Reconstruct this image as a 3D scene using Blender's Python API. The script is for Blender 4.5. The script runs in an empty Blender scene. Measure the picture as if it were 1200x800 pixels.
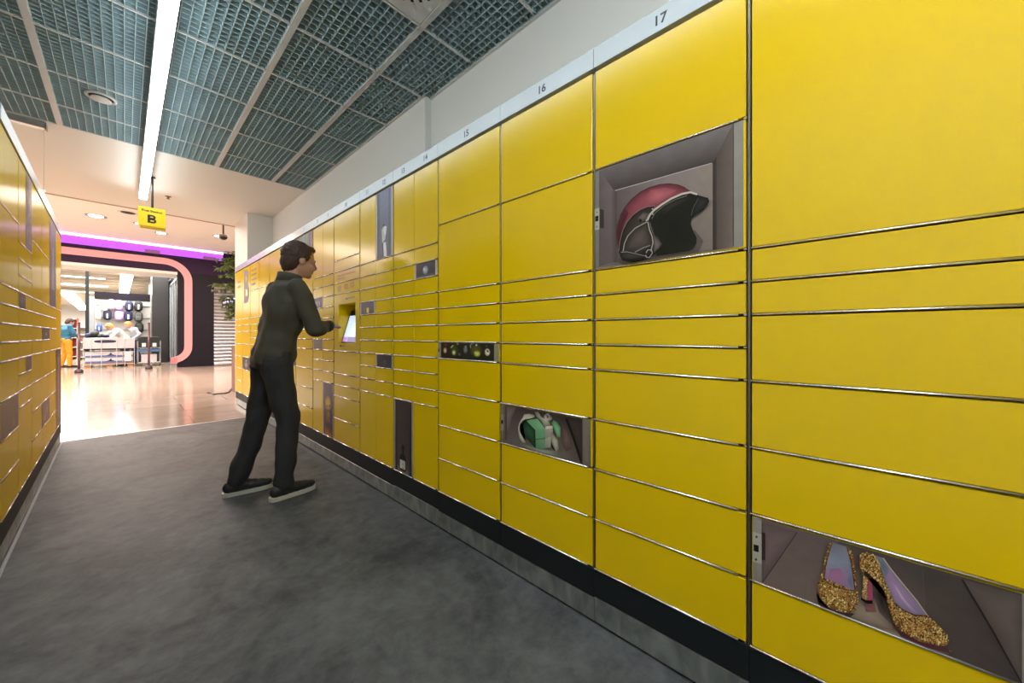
import bpy, bmesh, math, random
from mathutils import Vector, Matrix, noise
random.seed(7)
PI = math.pi
COL = bpy.context.scene.collection

# ------------------------------------------------------------------ measures
FPX = 424.5                       # focal length in pixels of a 1200 px frame
HOR = 392.9                       # horizon row
HC = 1.096                        # camera height
TH = math.atan2(454.0, 424.5)     # camera yaw to the right of the corridor axis
XR = 1.2165                       # front plane of the right bank
W = 0.5                           # width of one locker column
S0 = 0.2123                       # first seam of the right bank
ZB = 0.2118; ZT = 2.0972; U = (ZT - ZB) / 20.0
CEIL = 3.11

def ray(x):
    return TH + math.atan((x - 600.0) / FPX)
def on_y(x, y, Y):                # pixel -> point on the plane Y = const
    X = Y * math.tan(ray(x)); d = Y * math.cos(TH) + X * math.sin(TH)
    return X, HC + (HOR - y) * d / FPX
def on_x(x, y, X):                # pixel -> point on the plane X = const
    Y = X / math.tan(ray(x)); d = Y * math.cos(TH) + X * math.sin(TH)
    return Y, HC + (HOR - y) * d / FPX
def on_z(x, y, z):                # pixel -> point on a horizontal plane
    d = (HC - z) * FPX / (y - HOR); t = math.tan(ray(x))
    Y = d / (math.cos(TH) + t * math.sin(TH)); return Y * t, Y

# ------------------------------------------------------------------ materials
MATS = {}
def srgb(c):
    return tuple(((v / 255.0) / 12.92 if v <= 10 else (((v / 255.0) + .055) / 1.055) ** 2.4) for v in c)
def mat(name, col, rough=.5, metal=0.0, emit=0.0, ecol=None, spec=.5, var=0.0, vscale=8.0, bump=0.0, bscale=60.0, alpha=1.0, coat=0.0):
    if name in MATS: return MATS[name]
    m = bpy.data.materials.new(name); m.use_nodes = True
    nt = m.node_tree; b = nt.nodes['Principled BSDF']
    b.inputs['Base Color'].default_value = (*col, 1)
    b.inputs['Roughness'].default_value = rough
    b.inputs['Metallic'].default_value = metal
    b.inputs['Specular IOR Level'].default_value = spec
    if coat: b.inputs['Coat Weight'].default_value = coat; b.inputs['Coat Roughness'].default_value = .1
    if emit:
        b.inputs['Emission Color'].default_value = (*(ecol or col), 1)
        b.inputs['Emission Strength'].default_value = emit
    if var or bump:
        tc = nt.nodes.new('ShaderNodeTexCoord')
        if var:
            n = nt.nodes.new('ShaderNodeTexNoise'); n.inputs['Scale'].default_value = vscale; n.inputs['Detail'].default_value = 5
            nt.links.new(tc.outputs['Object'], n.inputs['Vector'])
            r = nt.nodes.new('ShaderNodeValToRGB')
            r.color_ramp.elements[0].position = .3; r.color_ramp.elements[1].position = .7
            r.color_ramp.elements[0].color = (*[max(0, v * (1 - var)) for v in col], 1)
            r.color_ramp.elements[1].color = (*[min(1, v * (1 + var)) for v in col], 1)
            nt.links.new(n.outputs['Fac'], r.inputs['Fac']); nt.links.new(r.outputs['Color'], b.inputs['Base Color'])
        if bump:
            n2 = nt.nodes.new('ShaderNodeTexNoise'); n2.inputs['Scale'].default_value = bscale; n2.inputs['Detail'].default_value = 4
            nt.links.new(tc.outputs['Object'], n2.inputs['Vector'])
            bp = nt.nodes.new('ShaderNodeBump'); bp.inputs['Strength'].default_value = bump; bp.inputs['Distance'].default_value = .01
            nt.links.new(n2.outputs['Fac'], bp.inputs['Height']); nt.links.new(bp.outputs['Normal'], b.inputs['Normal'])
    MATS[name] = m
    return m

def yellow():
    m = bpy.data.materials.new('yellow_powder_coat'); m.use_nodes = True; nt = m.node_tree
    for n in list(nt.nodes):
        if n.type == 'BSDF_PRINCIPLED': nt.nodes.remove(n)
    out = [n for n in nt.nodes if n.type == 'OUTPUT_MATERIAL'][0]
    d = nt.nodes.new('ShaderNodeBsdfDiffuse'); g = nt.nodes.new('ShaderNodeBsdfGlossy'); mx = nt.nodes.new('ShaderNodeMixShader')
    tc = nt.nodes.new('ShaderNodeTexCoord'); no = nt.nodes.new('ShaderNodeTexNoise'); no.inputs['Scale'].default_value = 1.7; no.inputs['Detail'].default_value = 3
    cr = nt.nodes.new('ShaderNodeValToRGB'); cr.color_ramp.elements[0].color = (.78, .512, .0, 1); cr.color_ramp.elements[1].color = (.82, .548, .0, 1)
    nt.links.new(tc.outputs['Object'], no.inputs['Vector']); nt.links.new(no.outputs['Fac'], cr.inputs['Fac']); nt.links.new(cr.outputs['Color'], d.inputs['Color'])
    g.inputs['Roughness'].default_value = .19; g.inputs['Color'].default_value = (1, 1, 1, 1)
    f = nt.nodes.new('ShaderNodeFresnel'); f.inputs['IOR'].default_value = 1.55
    mr = nt.nodes.new('ShaderNodeMapRange'); mr.inputs['From Min'].default_value = .045; mr.inputs['From Max'].default_value = .16; mr.inputs['To Min'].default_value = .04; mr.inputs['To Max'].default_value = .115
    nt.links.new(f.outputs[0], mr.inputs['Value']); nt.links.new(mr.outputs[0], mx.inputs[0])
    nt.links.new(d.outputs[0], mx.inputs[1]); nt.links.new(g.outputs[0], mx.inputs[2]); nt.links.new(mx.outputs[0], out.inputs['Surface'])
    return m
YEL = yellow()
STEEL = mat('brushed_steel', (.78, .76, .72), .26, 1.0)
PROF = mat('steel_profile', (.24, .22, .18), .35, 1.0)
DARK = mat('dark_gap', (.012, .010, .010), .7)
FASC = mat('grey_fascia', (.42, .47, .50), .26, spec=.9)
BLKP = mat('black_plinth', (.010, .013, .014), .55, spec=.25)
CARC = mat('carcass_grey', (.16, .16, .16), .6)
WHITE = mat('white_paint', (.80, .79, .74), .7, bump=.02, bscale=90)
INK = mat('dark_ink', (.035, .035, .045), .5)
PINKINK = mat('pink_ink', (.62, .24, .10), .5)
GREYINK = mat('grey_ink', (.22, .17, .13), .5)
LOUV = mat('louvre_grey', (.41, .54, .57), .5, var=.10, vscale=3)
LRIM = mat('louvre_rim_dark', (.11, .12, .12), .6)
PLEN = mat('plenum_grey', (.55, .62, .62), .9)
RUN = mat('grid_white', (.66, .65, .62), .5)
BLACK = mat('black_plastic', (.015, .015, .017), .4)

def kick_mat():
    m = mat('galvanised_kick', (.30, .32, .31), .38, .75)
    nt = m.node_tree; b = nt.nodes['Principled BSDF']
    tc = nt.nodes.new('ShaderNodeTexCoord'); mp = nt.nodes.new('ShaderNodeMapping'); mp.inputs['Scale'].default_value = (9, 9, 4)
    n = nt.nodes.new('ShaderNodeTexNoise'); n.inputs['Scale'].default_value = 1.5; n.inputs['Detail'].default_value = 7; n.inputs['Distortion'].default_value = 1.2
    r = nt.nodes.new('ShaderNodeValToRGB')
    r.color_ramp.elements[0].position = .35; r.color_ramp.elements[0].color = (.24, .26, .25, 1)
    r.color_ramp.elements[1].position = .72; r.color_ramp.elements[1].color = (.48, .50, .47, 1)
    nt.links.new(tc.outputs['Object'], mp.inputs[0]); nt.links.new(mp.outputs[0], n.inputs['Vector'])
    nt.links.new(n.outputs['Fac'], r.inputs['Fac']); nt.links.new(r.outputs['Color'], b.inputs['Base Color'])
    return m
KICK = kick_mat()

def print_mat():
    m = bpy.data.materials.new('printed_vinyl'); m.use_nodes = True
    nt = m.node_tree; b = nt.nodes['Principled BSDF']; b.inputs['Roughness'].default_value = .45; b.inputs['Specular IOR Level'].default_value = .2
    a = nt.nodes.new('ShaderNodeVertexColor'); a.layer_name = 'Ink'
    tc = nt.nodes.new('ShaderNodeTexCoord'); n = nt.nodes.new('ShaderNodeTexNoise'); n.inputs['Scale'].default_value = 28; n.inputs['Detail'].default_value = 5
    nt.links.new(tc.outputs['Object'], n.inputs['Vector'])
    mr = nt.nodes.new('ShaderNodeMapRange'); mr.inputs['To Min'].default_value = .82; mr.inputs['To Max'].default_value = 1.18
    nt.links.new(n.outputs['Fac'], mr.inputs['Value'])
    mx = nt.nodes.new('ShaderNodeVectorMath'); mx.operation = 'SCALE'
    nt.links.new(a.outputs['Color'], mx.inputs[0]); nt.links.new(mr.outputs[0], mx.inputs['Scale'])
    nt.links.new(mx.outputs[0], b.inputs['Base Color'])
    return m
PRINT = print_mat()

# ------------------------------------------------------------------ object helpers
def link(name, me, m=None, parent=None, smooth=False):
    if m is not None and not me.materials: me.materials.append(m)
    if smooth:
        for p in me.polygons: p.use_smooth = True
    o = bpy.data.objects.new(name, me); COL.objects.link(o)
    if parent is not None: o.parent = parent
    return o
def obj(name, bm, m, parent=None, smooth=False, fix=True):
    if fix: bmesh.ops.recalc_face_normals(bm, faces=bm.faces)
    me = bpy.data.meshes.new(name); bm.to_mesh(me); bm.free()
    return link(name, me, m, parent, smooth)
def thing(name, label, cat, loc=(0, 0, 0), rz=0.0, group=None):
    o = bpy.data.objects.new(name, None); COL.objects.link(o)
    o.empty_display_size = .1
    o.location = loc; o.rotation_euler = (0, 0, rz)
    o['label'] = label; o['category'] = cat
    if group: o['group'] = group
    return o
def tag(o, label, cat, group=None):
    o['label'] = label; o['category'] = cat
    if group: o['group'] = group
    return o
def struct(o, kind='structure'):
    o['kind'] = kind; return o

def NB(): return bmesh.new()
def box(bm, x0, x1, y0, y1, z0, z1, mi=0):
    x0, x1 = min(x0, x1), max(x0, x1); y0, y1 = min(y0, y1), max(y0, y1); z0, z1 = min(z0, z1), max(z0, z1)
    v = [bm.verts.new(p) for p in ((x0,y0,z0),(x1,y0,z0),(x1,y1,z0),(x0,y1,z0),(x0,y0,z1),(x1,y0,z1),(x1,y1,z1),(x0,y1,z1))]
    for f in ((0,3,2,1),(4,5,6,7),(0,1,5,4),(1,2,6,5),(2,3,7,6),(3,0,4,7)):
        q = bm.faces.new([v[i] for i in f]); q.material_index = mi
def cbox(bm, x0, x1, y0, y1, z0, z1, c=.002):
    """box with chamfered edges"""
    b2 = bmesh.new(); box(b2, x0, x1, y0, y1, z0, z1)
    bmesh.ops.bevel(b2, geom=b2.edges[:], offset=c, segments=1, affect='EDGES')
    me = bpy.data.meshes.new('t'); b2.to_mesh(me); b2.free(); bm.from_mesh(me); bpy.data.meshes.remove(me)
def tube(bm, pts, rads, n=10, cap=True, flat=1.0):
    """round tube through the points with a radius per point"""
    pts = [Vector(p) for p in pts]
    if not hasattr(rads, '__len__'): rads = [rads] * len(pts)
    rings = []; up = None
    for i, p in enumerate(pts):
        t = (pts[min(i + 1, len(pts) - 1)] - pts[max(i - 1, 0)]).normalized()
        if up is None: up = Vector((0, 0, 1)) if abs(t.z) < .9 else Vector((0, 1, 0))
        a = t.cross(up).normalized(); up = a.cross(t).normalized(); b = up
        rings.append([bm.verts.new(p + a * math.cos(2*PI*k/n) * rads[i] + b * math.sin(2*PI*k/n) * rads[i] * flat) for k in range(n)])
    for i in range(len(rings) - 1):
        for k in range(n):
            bm.faces.new((rings[i][k], rings[i][(k+1) % n], rings[i+1][(k+1) % n], rings[i+1][k]))
    if cap:
        bm.faces.new(rings[0][::-1]); bm.faces.new(rings[-1])
def ell(bm, c, r, n=16, m=10, rot=None, e=1.0):
    """ellipsoid / superellipsoid"""
    def pw(v): return math.copysign(abs(v) ** e, v)
    c = Vector(c); rows = []
    for j in range(m + 1):
        ph = -PI/2 + PI * j / m
        if j in (0, m):
            p = Vector((0, 0, r[2] * (1 if j else -1)))
            rows.append([bm.verts.new(c + (rot @ p if rot else p))]); continue
        row = []
        for k in range(n):
            t = 2*PI*k/n
            p = Vector((r[0]*pw(math.cos(ph))*pw(math.cos(t)), r[1]*pw(math.cos(ph))*pw(math.sin(t)), r[2]*pw(math.sin(ph))))
            row.append(bm.verts.new(c + (rot @ p if rot else p)))
        rows.append(row)
    for j in range(m):
        a, b = rows[j], rows[j+1]
        for k in range(n):
            if len(a) == 1: bm.faces.new((a[0], b[(k+1) % n], b[k]))
            elif len(b) == 1: bm.faces.new((a[k], a[(k+1) % n], b[0]))
            else: bm.faces.new((a[k], a[(k+1) % n], b[(k+1) % n], b[k]))
def ring_lathe(bm, c, prof, n=32):
    """profile of (radius, z) around a vertical axis"""
    rows = [[bm.verts.new((c[0] + r*math.cos(2*PI*k/n), c[1] + r*math.sin(2*PI*k/n), c[2] + z)) for k in range(n)] for r, z in prof]
    for j in range(len(rows) - 1):
        for k in range(n):
            bm.faces.new((rows[j][k], rows[j][(k+1) % n], rows[j+1][(k+1) % n], rows[j+1][k]))
    bm.faces.new(rows[0][::-1]); bm.faces.new(rows[-1])
def prism(bm, poly, fn, t0, t1):
    """polygon of 2d points extruded; fn(u, v, t) -> xyz"""
    a = [bm.verts.new(fn(u, v, t0)) for u, v in poly]; b = [bm.verts.new(fn(u, v, t1)) for u, v in poly]
    bm.faces.new(a[::-1]); bm.faces.new(b)
    for k in range(len(poly)):
        bm.faces.new((a[k], a[(k+1) % len(poly)], b[(k+1) % len(poly)], b[k]))
def band(bm, path, w, fn, t0, t1):
    """strip of width w along a 2d path, extruded"""
    L = []; R = []
    for i, p in enumerate(path):
        a = Vector(path[max(i-1, 0)]); b = Vector(path[min(i+1, len(path)-1)]); d = (b - a).normalized(); nn = Vector((-d.y, d.x))
        p = Vector(p); L.append(p + nn*w/2); R.append(p - nn*w/2)
    for i in range(len(path) - 1):
        q = [L[i], L[i+1], R[i+1], R[i]]
        a = [bm.verts.new(fn(u.x, u.y, t0)) for u in q]; b = [bm.verts.new(fn(u.x, u.y, t1)) for u in q]
        bm.faces.new(a[::-1]); bm.faces.new(b)
        for k in range(4): bm.faces.new((a[k], a[(k+1) % 4], b[(k+1) % 4], b[k]))
def text_obj(name, s, size, m, parent, mtx, depth=.0006, bold=0.0, stretch=1.0):
    cu = bpy.data.curves.new(name, 'FONT'); cu.body = s; cu.size = size; cu.align_x = 'CENTER'; cu.align_y = 'CENTER'
    cu.extrude = depth; cu.offset = bold
    t = bpy.data.objects.new('tmp', cu); COL.objects.link(t)
    dg = bpy.context.evaluated_depsgraph_get(); me = bpy.data.meshes.new_from_object(t.evaluated_get(dg))
    bpy.data.objects.remove(t); bpy.data.curves.remove(cu)
    me.materials.clear(); me.transform(mtx @ Matrix.Diagonal((stretch, 1, 1, 1)))
    return link(name, me, m, parent)

# ------------------------------------------------------------------ printed pictures
def inside(p, poly):
    r = False; j = len(poly) - 1
    for i in range(len(poly)):
        if (poly[i][1] > p[1]) != (poly[j][1] > p[1]) and p[0] < (poly[j][0]-poly[i][0])*(p[1]-poly[i][1])/(poly[j][1]-poly[i][1]) + poly[i][0]: r = not r
        j = i
    return r
class Picture:
    """a vinyl print on a locker door, drawn in door coordinates by a mapping fn(px,py) -> (s, z)"""
    def __init__(self, fn, gain=1.0):
        self.bm = bmesh.new(); self.cl = self.bm.loops.layers.float_color.new('Ink'); self.fn = fn; self.layer = 0; self.gain = gain; self.clip = None
    def c(self, col, k=1.0):
        r = srgb(col); g = self.gain * k
        return (min(.9, r[0]*g), min(.9, r[1]*g), min(.9, r[2]*g), 1)
    def _face(self, pts, cols):
        o = .0008 + .00025 * self.layer
        vs = []
        for p in pts:
            s, z = self.fn(*p)
            if self.clip:
                s = min(max(s, self.clip[0]), self.clip[1]); z = min(max(z, self.clip[2]), self.clip[3])
            vs.append(self.bm.verts.new((s, o * self.sg, z)))
        try: f = self.bm.faces.new(vs)
        except ValueError: return
        for l, c in zip(f.loops, cols): l[self.cl] = c
    sg = 1
    def poly(self, pts, col, cols=None):
        self.layer += 1
        self._face(pts, [self.c(x) for x in cols] if cols else [self.c(col)] * len(pts))
    def quad(self, p, cols, n=6):
        """four corners a,b,c,d with four colours, smoothly blended"""
        self.layer += 1
        P = [Vector(q) for q in p]; C = [Vector(self.c(q)) for q in cols]
        def L(A, u, v): return (A[0]*(1-u)+A[1]*u)*(1-v) + (A[3]*(1-u)+A[2]*u)*v
        for i in range(n):
            for j in range(n):
                uv = ((i/n, j/n), ((i+1)/n, j/n), ((i+1)/n, (j+1)/n), (i/n, (j+1)/n))
                self._face([tuple(L(P, *q)) for q in uv], [tuple(L(C, *q)) for q in uv])
    def fan(self, pts, centre, ccol, ecol, mid=.55):
        """polygon with a different colour at its heart"""
        self.layer += 1
        cc = self.c(ccol); ec = self.c(ecol); n = len(pts); c = centre
        mx = tuple((a*.55 + b*.45) for a, b in zip(cc, ec))
        q = [(c[0] + (x-c[0])*mid, c[1] + (y-c[1])*mid) for x, y in pts]
        for k in range(n):
            k2 = (k+1) % n
            self._face([c, q[k], q[k2]], [cc, mx, mx]); self._face([q[k], pts[k], pts[k2], q[k2]], [mx, ec, ec, mx])
    def line(self, pts, w, col):
        self.layer += 1
        c = self.c(col); L = []; R = []
        for i, p in enumerate(pts):
            a = Vector(pts[max(i-1, 0)]); b = Vector(pts[min(i+1, len(pts)-1)]); d = (b-a).normalized(); n = Vector((-d.y, d.x)); p = Vector(p)
            L.append(tuple(p+n*w/2)); R.append(tuple(p-n*w/2))
        for i in range(len(pts)-1): self._face([L[i], L[i+1], R[i+1], R[i]], [c]*4)
    def oval(self, c, rx, ry, ccol, ecol, n=18):
        self.fan([(c[0]+rx*math.cos(2*PI*k/n), c[1]+ry*math.sin(2*PI*k/n)) for k in range(n)], c, ccol, ecol)
    def glitter(self, poly, n, cols, size, rnd):
        xs = [p[0] for p in poly]; ys = [p[1] for p in poly]; self.layer += 1; k = 0; tries = 0
        while k < n and tries < n * 20:
            tries += 1
            x = rnd.uniform(min(xs), max(xs)); y = rnd.uniform(min(ys), max(ys))
            if not inside((x, y), poly): continue
            a = rnd.uniform(0, PI); s = size * rnd.uniform(.5, 1.2); c = self.c(rnd.choice(cols), rnd.uniform(.7, 1.25))
            self._face([(x + s*math.cos(a+t), y + s*math.sin(a+t)) for t in (0, 1.9, 3.6, 5.0)], [c]*4); k += 1
            if k % 60 == 0: self.layer += .12
    def done(self, parent, label):
        o = obj('printed_picture', self.bm, PRINT, parent, fix=False); o['label'] = label
        return o

def zm(x0, y0, k, s0, X=XR):
    """mapping from a magnified crop of the wall to the column's own (s, z)"""
    def f(x, y):
        Y, z = on_x(x0 + x/k, y0 + y/k, X); return Y - s0, z
    return f

# ------------------------------------------------------------------ lockers
def bank_column(name, label, group, O, tang, sg, lanes, number=None, niche=False, black_end=False, smooth_bar=True, end_far=False, wfac=True, jog=0.0):
    """one locker column. lanes: list of (s_near, s_far, [row units]) ; returns empty and a dict of doors"""
    rz = math.atan2(tang[1], tang[0])
    t = thing(name, label, 'locker', (O[0], O[1], 0), rz, group)
    y = lambda o: sg * o
    # carcass
    bm = NB(); fr = -.13 if niche else -.022
    box(bm, .001, W-.001, y(fr), y(-.505), .10, 2.18)
    if niche:                                  # front frame of the carcass above and below the terminal
        for a, b in ((0, 8), (13, 20)): box(bm, .001, W-.001, y(-.022), y(-.131), ZB + U*a, ZB + U*b)
        for a, b in ((.001, .05), (W-.05, W-.001)): box(bm, a, b, y(-.022), y(-.131), ZB + U*8, ZB + U*13)
    obj('carcass', bm, DARK if not end_far else CARC, t)
    # vertical steel profile on the near side
    bm = NB(); cbox(bm, -.0036, .0036, y(-.02), y(-.0035), ZB-.004, 2.090, .001)
    obj('steel_profile', bm, PROF, t)
    if end_far:
        bm = NB(); cbox(bm, W-.0045, W+.003, y(-.5), y(.001), .10, 2.185, .001)
        obj('end_panel', bm, mat('end_panel_grey', (.3, .3, .3), .5), t)
    # fascia, plinth, kick plate
    bm = NB(); cbox(bm, .0008, W-.0008, y(-.03), y(.003), 2.108, 2.1847, .001); obj('top_fascia', bm, FASC, t)
    bm = NB(); cbox(bm, .0006, W-.0006, y(-.03), y(-.002), .100+jog, ZB-.006, .001); obj('plinth_panel', bm, BLKP, t)
    bm = NB(); cbox(bm, .0012, W-.0012, y(-.03), y(-.004), .010, .096+jog, .001); obj('kick_plate', bm, KICK, t)
    bm = NB(); box(bm, 0, W, y(-.04), y(-.5), .0, .101); obj('base', bm, DARK, t)
    doors = {}
    for li, (a, b, rows, skip) in enumerate(lanes):
        n = len(rows) - 1
        for i in range(n):
            z0, z1 = ZB + U*rows[i], ZB + U*rows[i+1]
            # steel lip at the bottom of every door
            bm = NB(); e0 = a + (.026 if a < .1 else .022); e1 = b - (.003 if b > W-.1 else .001)
            pr = [(-.014, -.0018), (.0012, -.0018), (.0034, -.0006), (.0030, .0008), (.0018, .0024), (.0002, .0037), (-.014, .0041)]
            va = [bm.verts.new((e0, y(o), z0 + .0010 + q)) for o, q in pr]; vb = [bm.verts.new((e1, y(o), z0 + .0010 + q)) for o, q in pr]
            bm.faces.new(va[::-1]); bm.faces.new(vb)
            for k in range(len(pr)):
                f_ = bm.faces.new((va[k], va[(k+1) % len(pr)], vb[(k+1) % len(pr)], vb[k])); f_.smooth = k in (2, 3, 4)
            box(bm, a+.006, a+.013, y(-.014), y(-.003), z0-.001, z0+.004)
            obj('steel_lip', bm, STEEL, t)
            if (rows[i], rows[i+1]) in skip: continue
            bm = NB(); cbox(bm, a + (.0075 if a < .1 else .0015), b - (.0075 if b > W-.1 else .0015), y(-.018), y(0), z0+.0052, z1-.0045, .0012)
            d = obj('door', bm, YEL, t)
            doors[(li, rows[i])] = d
    if number:
        for s, txt in number:
            M = Matrix(((-1, 0, 0, s), (0, 0, sg, sg*.0032), (0, 1, 0, 2.144), (0, 0, 0, 1)))
            text_obj('number_mark', txt, .046, INK, t, M, .0004, .0008)
    return t, doors

L16 = [0,2,4,6,8,9,10,11,12,16,20]
LSP = [0,5,6,7,8,9,10,11,12,13,14,15,20]
full = lambda rows, skip=(): [(0, W, rows, skip)]
split = lambda near, far, sk0=(), sk1=(): [(0, W/2, near, sk0), (W/2, W, far, sk1)]
RB = {}
GR = 'yellow parcel locker columns of the right-hand bank'
spec = [   # index, lanes, numbers, label
 (-1, full([0,2,4,6,8,10,11,12,20]), [(W/2,'18')], 'nearest yellow locker column, with the glittery gold high heels pictured low on it'),
 (0, full(L16), [(W/2,'17')], 'yellow locker column under number 17, with the red and black helmet picture'),
 (1, full(L16), [(W/2,'16')], 'yellow locker column under number 16, with the ribboned green gift box picture'),
 (2, full(L16), [(W/2,'15')], 'yellow locker column under number 15, with a wide picture of five round ornaments'),
 (3, split(LSP, LSP), [(W/4,'14'), (W*3/4,'13')], 'narrow-doored yellow locker column under 13 and 14, with the wine bottle picture at its foot'),
 (4, split(LSP, LSP), [(W/4,'12'), (W*3/4,'11')], 'narrow-doored yellow locker column under 11 and 12, with a tall grey clothing picture at the top'),
 (5, full([0,2,4,5,6,8,13,14,15,16,20], ((8,13),)), [(W/2,'10')], 'yellow terminal column with a recessed tilted touch screen, between the locker columns'),
 (6, split(LSP, LSP), [(W/4,'9'), (W*3/4,'8')], 'narrow-doored yellow locker column just left of the touch-screen terminal'),
 (7, full(L16), [(W/2,'7')], 'yellow locker column with a purple and green picture in its top door, second left of the terminal'),
 (8, full([0,4,6,8,9,10,11,12,16,20]), [(W/2,'6')], 'yellow locker column third left of the terminal, with a dark picture at knee to waist height'),
 (9, full([0,4,6,8,9,10,11,12,16,20]), [(W/2,'5')], 'yellow locker column with a large dark navy picture above the middle, fourth left of the terminal'),
 (10, full(L16), [(W/2,'4')], 'yellow locker column with two small dark pictures, fifth left of the terminal'),
 (11, full([0,4,6,8,9,10,11,12,16,20]), [(W/2,'3')], 'yellow locker column just right of the big grey letter B, with small print on its top door'),
 (12, full([0,4,6,8,10,11,12,20]), [(W/2,'2')], 'yellow locker column bearing the big grey letter B, second from the far end'),
 (13, full([0,2,4,6,8,10,11,12,20]), [(W/2,'1')], 'last yellow locker column of the right bank, at its far end by the mall'),
]
for idx, lanes, nums, lab in spec:
    nm = 'parcel_terminal' if idx == 5 else 'parcel_locker_column'
    t, d = bank_column(nm, lab, None if idx == 5 else GR, (XR, S0 + W*idx), (0, 1), 1, lanes, nums, niche=(idx == 5), end_far=(idx == 13), jog=(.006 if idx in (0, 3, 9) else 0))
    if idx == 5: t['category'] = 'parcel terminal'
    RB[idx] = (t, d, S0 + W*idx)
def rdoor(idx, row, lane=0): return RB[idx][1][(lane, row)]
def rclip(idx, lane, r0, r1, m0=.008, m1=.008):
    w = W if idx not in (3, 4, 6) else W/2
    a = lane * w
    return (a + m0, a + w - m1, ZB + U*r0 + .0056, ZB + U*r1 - .0049)
LANE_GAIN = 1.0

# --- helmet picture
rnd = random.Random(3)
P = Picture(zm(680, 120, 4.0, RB[0][2]), 1.12); P.clip = rclip(0, 0, 12, 16, .0125, .0075)
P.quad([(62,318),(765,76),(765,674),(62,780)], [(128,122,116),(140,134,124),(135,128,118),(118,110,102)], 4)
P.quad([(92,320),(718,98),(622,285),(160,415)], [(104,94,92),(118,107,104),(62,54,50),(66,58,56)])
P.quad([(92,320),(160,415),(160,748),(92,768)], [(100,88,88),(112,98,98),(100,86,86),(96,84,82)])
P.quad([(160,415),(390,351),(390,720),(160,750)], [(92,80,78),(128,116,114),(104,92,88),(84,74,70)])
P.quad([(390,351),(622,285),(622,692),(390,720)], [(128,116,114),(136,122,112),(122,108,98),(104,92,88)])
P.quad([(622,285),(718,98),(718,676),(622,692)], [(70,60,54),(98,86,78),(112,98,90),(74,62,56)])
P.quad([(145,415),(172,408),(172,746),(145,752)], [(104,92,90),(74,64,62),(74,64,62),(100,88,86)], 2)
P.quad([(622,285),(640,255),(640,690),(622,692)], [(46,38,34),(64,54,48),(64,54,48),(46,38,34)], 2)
P.line([(165,414),(300,376),(450,333),(618,286)], 4, (170,160,156))
P.line([(719,100),(719,676)], 4, (70,64,56))
P.line([(93,322),(93,768)], 3, (80,72,66))
P.quad([(94,500),(113,505),(113,590),(94,590)], [(56,48,44)]*4, 2)
P.quad([(68,502),(92,495),(92,596),(68,600)], [(170,166,150)]*4, 2)
P.poly([(73,535),(88,531),(88,556),(73,560)], (24,22,20))
for q in (516, 583): P.oval((81, q), 3, 3.4, (60,56,50), (60,56,50), 8)
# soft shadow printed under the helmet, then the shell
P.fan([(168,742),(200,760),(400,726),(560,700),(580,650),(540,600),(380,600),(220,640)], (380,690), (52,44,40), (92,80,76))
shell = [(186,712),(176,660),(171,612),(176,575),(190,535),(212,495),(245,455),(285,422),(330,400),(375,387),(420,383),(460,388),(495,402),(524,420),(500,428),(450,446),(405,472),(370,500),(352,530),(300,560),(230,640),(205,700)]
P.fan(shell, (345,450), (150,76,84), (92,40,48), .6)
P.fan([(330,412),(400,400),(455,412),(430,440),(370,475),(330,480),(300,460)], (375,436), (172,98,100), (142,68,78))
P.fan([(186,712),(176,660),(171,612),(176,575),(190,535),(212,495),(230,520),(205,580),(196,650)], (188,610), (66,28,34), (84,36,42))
P.line([(190,535),(212,495),(245,455),(285,422),(330,400),(375,387),(420,383),(460,388),(495,402)], 3, (60,26,32))
lower = [(350,486),(318,490),(285,503),(250,528),(222,562),(203,600),(190,650),(184,700),(200,742),(260,752),(320,734),(392,690),(372,650),(345,600),(335,550)]
P.fan(lower, (285,560), (66,56,50), (28,23,20), .6)
P.line([(350,487),(318,491),(285,504),(250,529),(222,563),(203,601),(190,651),(184,700)], 3, (120,110,100))
P.fan([(268,545),(300,515),(330,520),(318,550),(290,565)], (297,535), (112,100,94), (58,48,44))
P.oval((286,556), 6, 9, (14,10,8), (26,20,18), 10)
visor = [(336,560),(332,540),(345,518),(380,488),(430,458),(480,438),(520,428),(552,436),(600,450),(608,464),(600,482),(580,508),(540,530),(526,546),(522,572),(532,602),(549,636),(547,664),(534,686),(516,697),(358,722),(366,700),(388,668),(372,640),(350,612)]
P.fan(visor, (440,590), (22,20,14), (30,28,20))
P.fan([(548,438),(602,450),(608,464),(598,486),(578,508),(540,530),(524,534),(530,500),(546,470)], (572,476), (46,46,42), (22,22,20))
P.line([(524,534),(532,500),(548,470),(556,452)], 2, (96,94,88))
P.fan([(352,522),(400,480),(450,456),(520,436),(540,446),(500,470),(440,500),(390,540)], (440,480), (46,44,36), (24,22,16))
P.line([(318,556),(330,530),(350,508),(385,482),(430,454),(480,432),(520,424),(552,434)], 9, (186,180,166))
P.line([(340,548),(356,520),(400,484),(450,458),(505,440)], 2.5, (120,114,104))
P.fan([(318,562),(262,592),(232,628),(214,668),(206,700),(250,708),(300,700),(338,676),(344,650),(334,616)], (285,640), (92,80,74), (44,36,32))
P.line([(206,700),(212,664),(228,628),(262,592),(318,562)], 5, (150,140,130))
P.line([(322,562),(330,600),(342,630),(346,660),(336,700)], 5, (166,158,148))
P.line([(332,566),(340,600),(350,622),(356,660),(350,694)], 3, (112,104,96))
P.fan([(348,618),(386,664),(376,684),(350,708),(350,660)], (364,670), (120,108,102), (74,64,58))
P.fan([(196,700),(232,700),(290,716),(318,722),(298,734),(248,742),(206,738),(192,722)], (240,720), (62,58,54), (26,24,22))
P.line([(196,704),(226,702),(270,712),(318,724)], 3, (140,134,126))
P.line([(262,704),(300,684),(334,672)], 5, (128,120,112))
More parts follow.
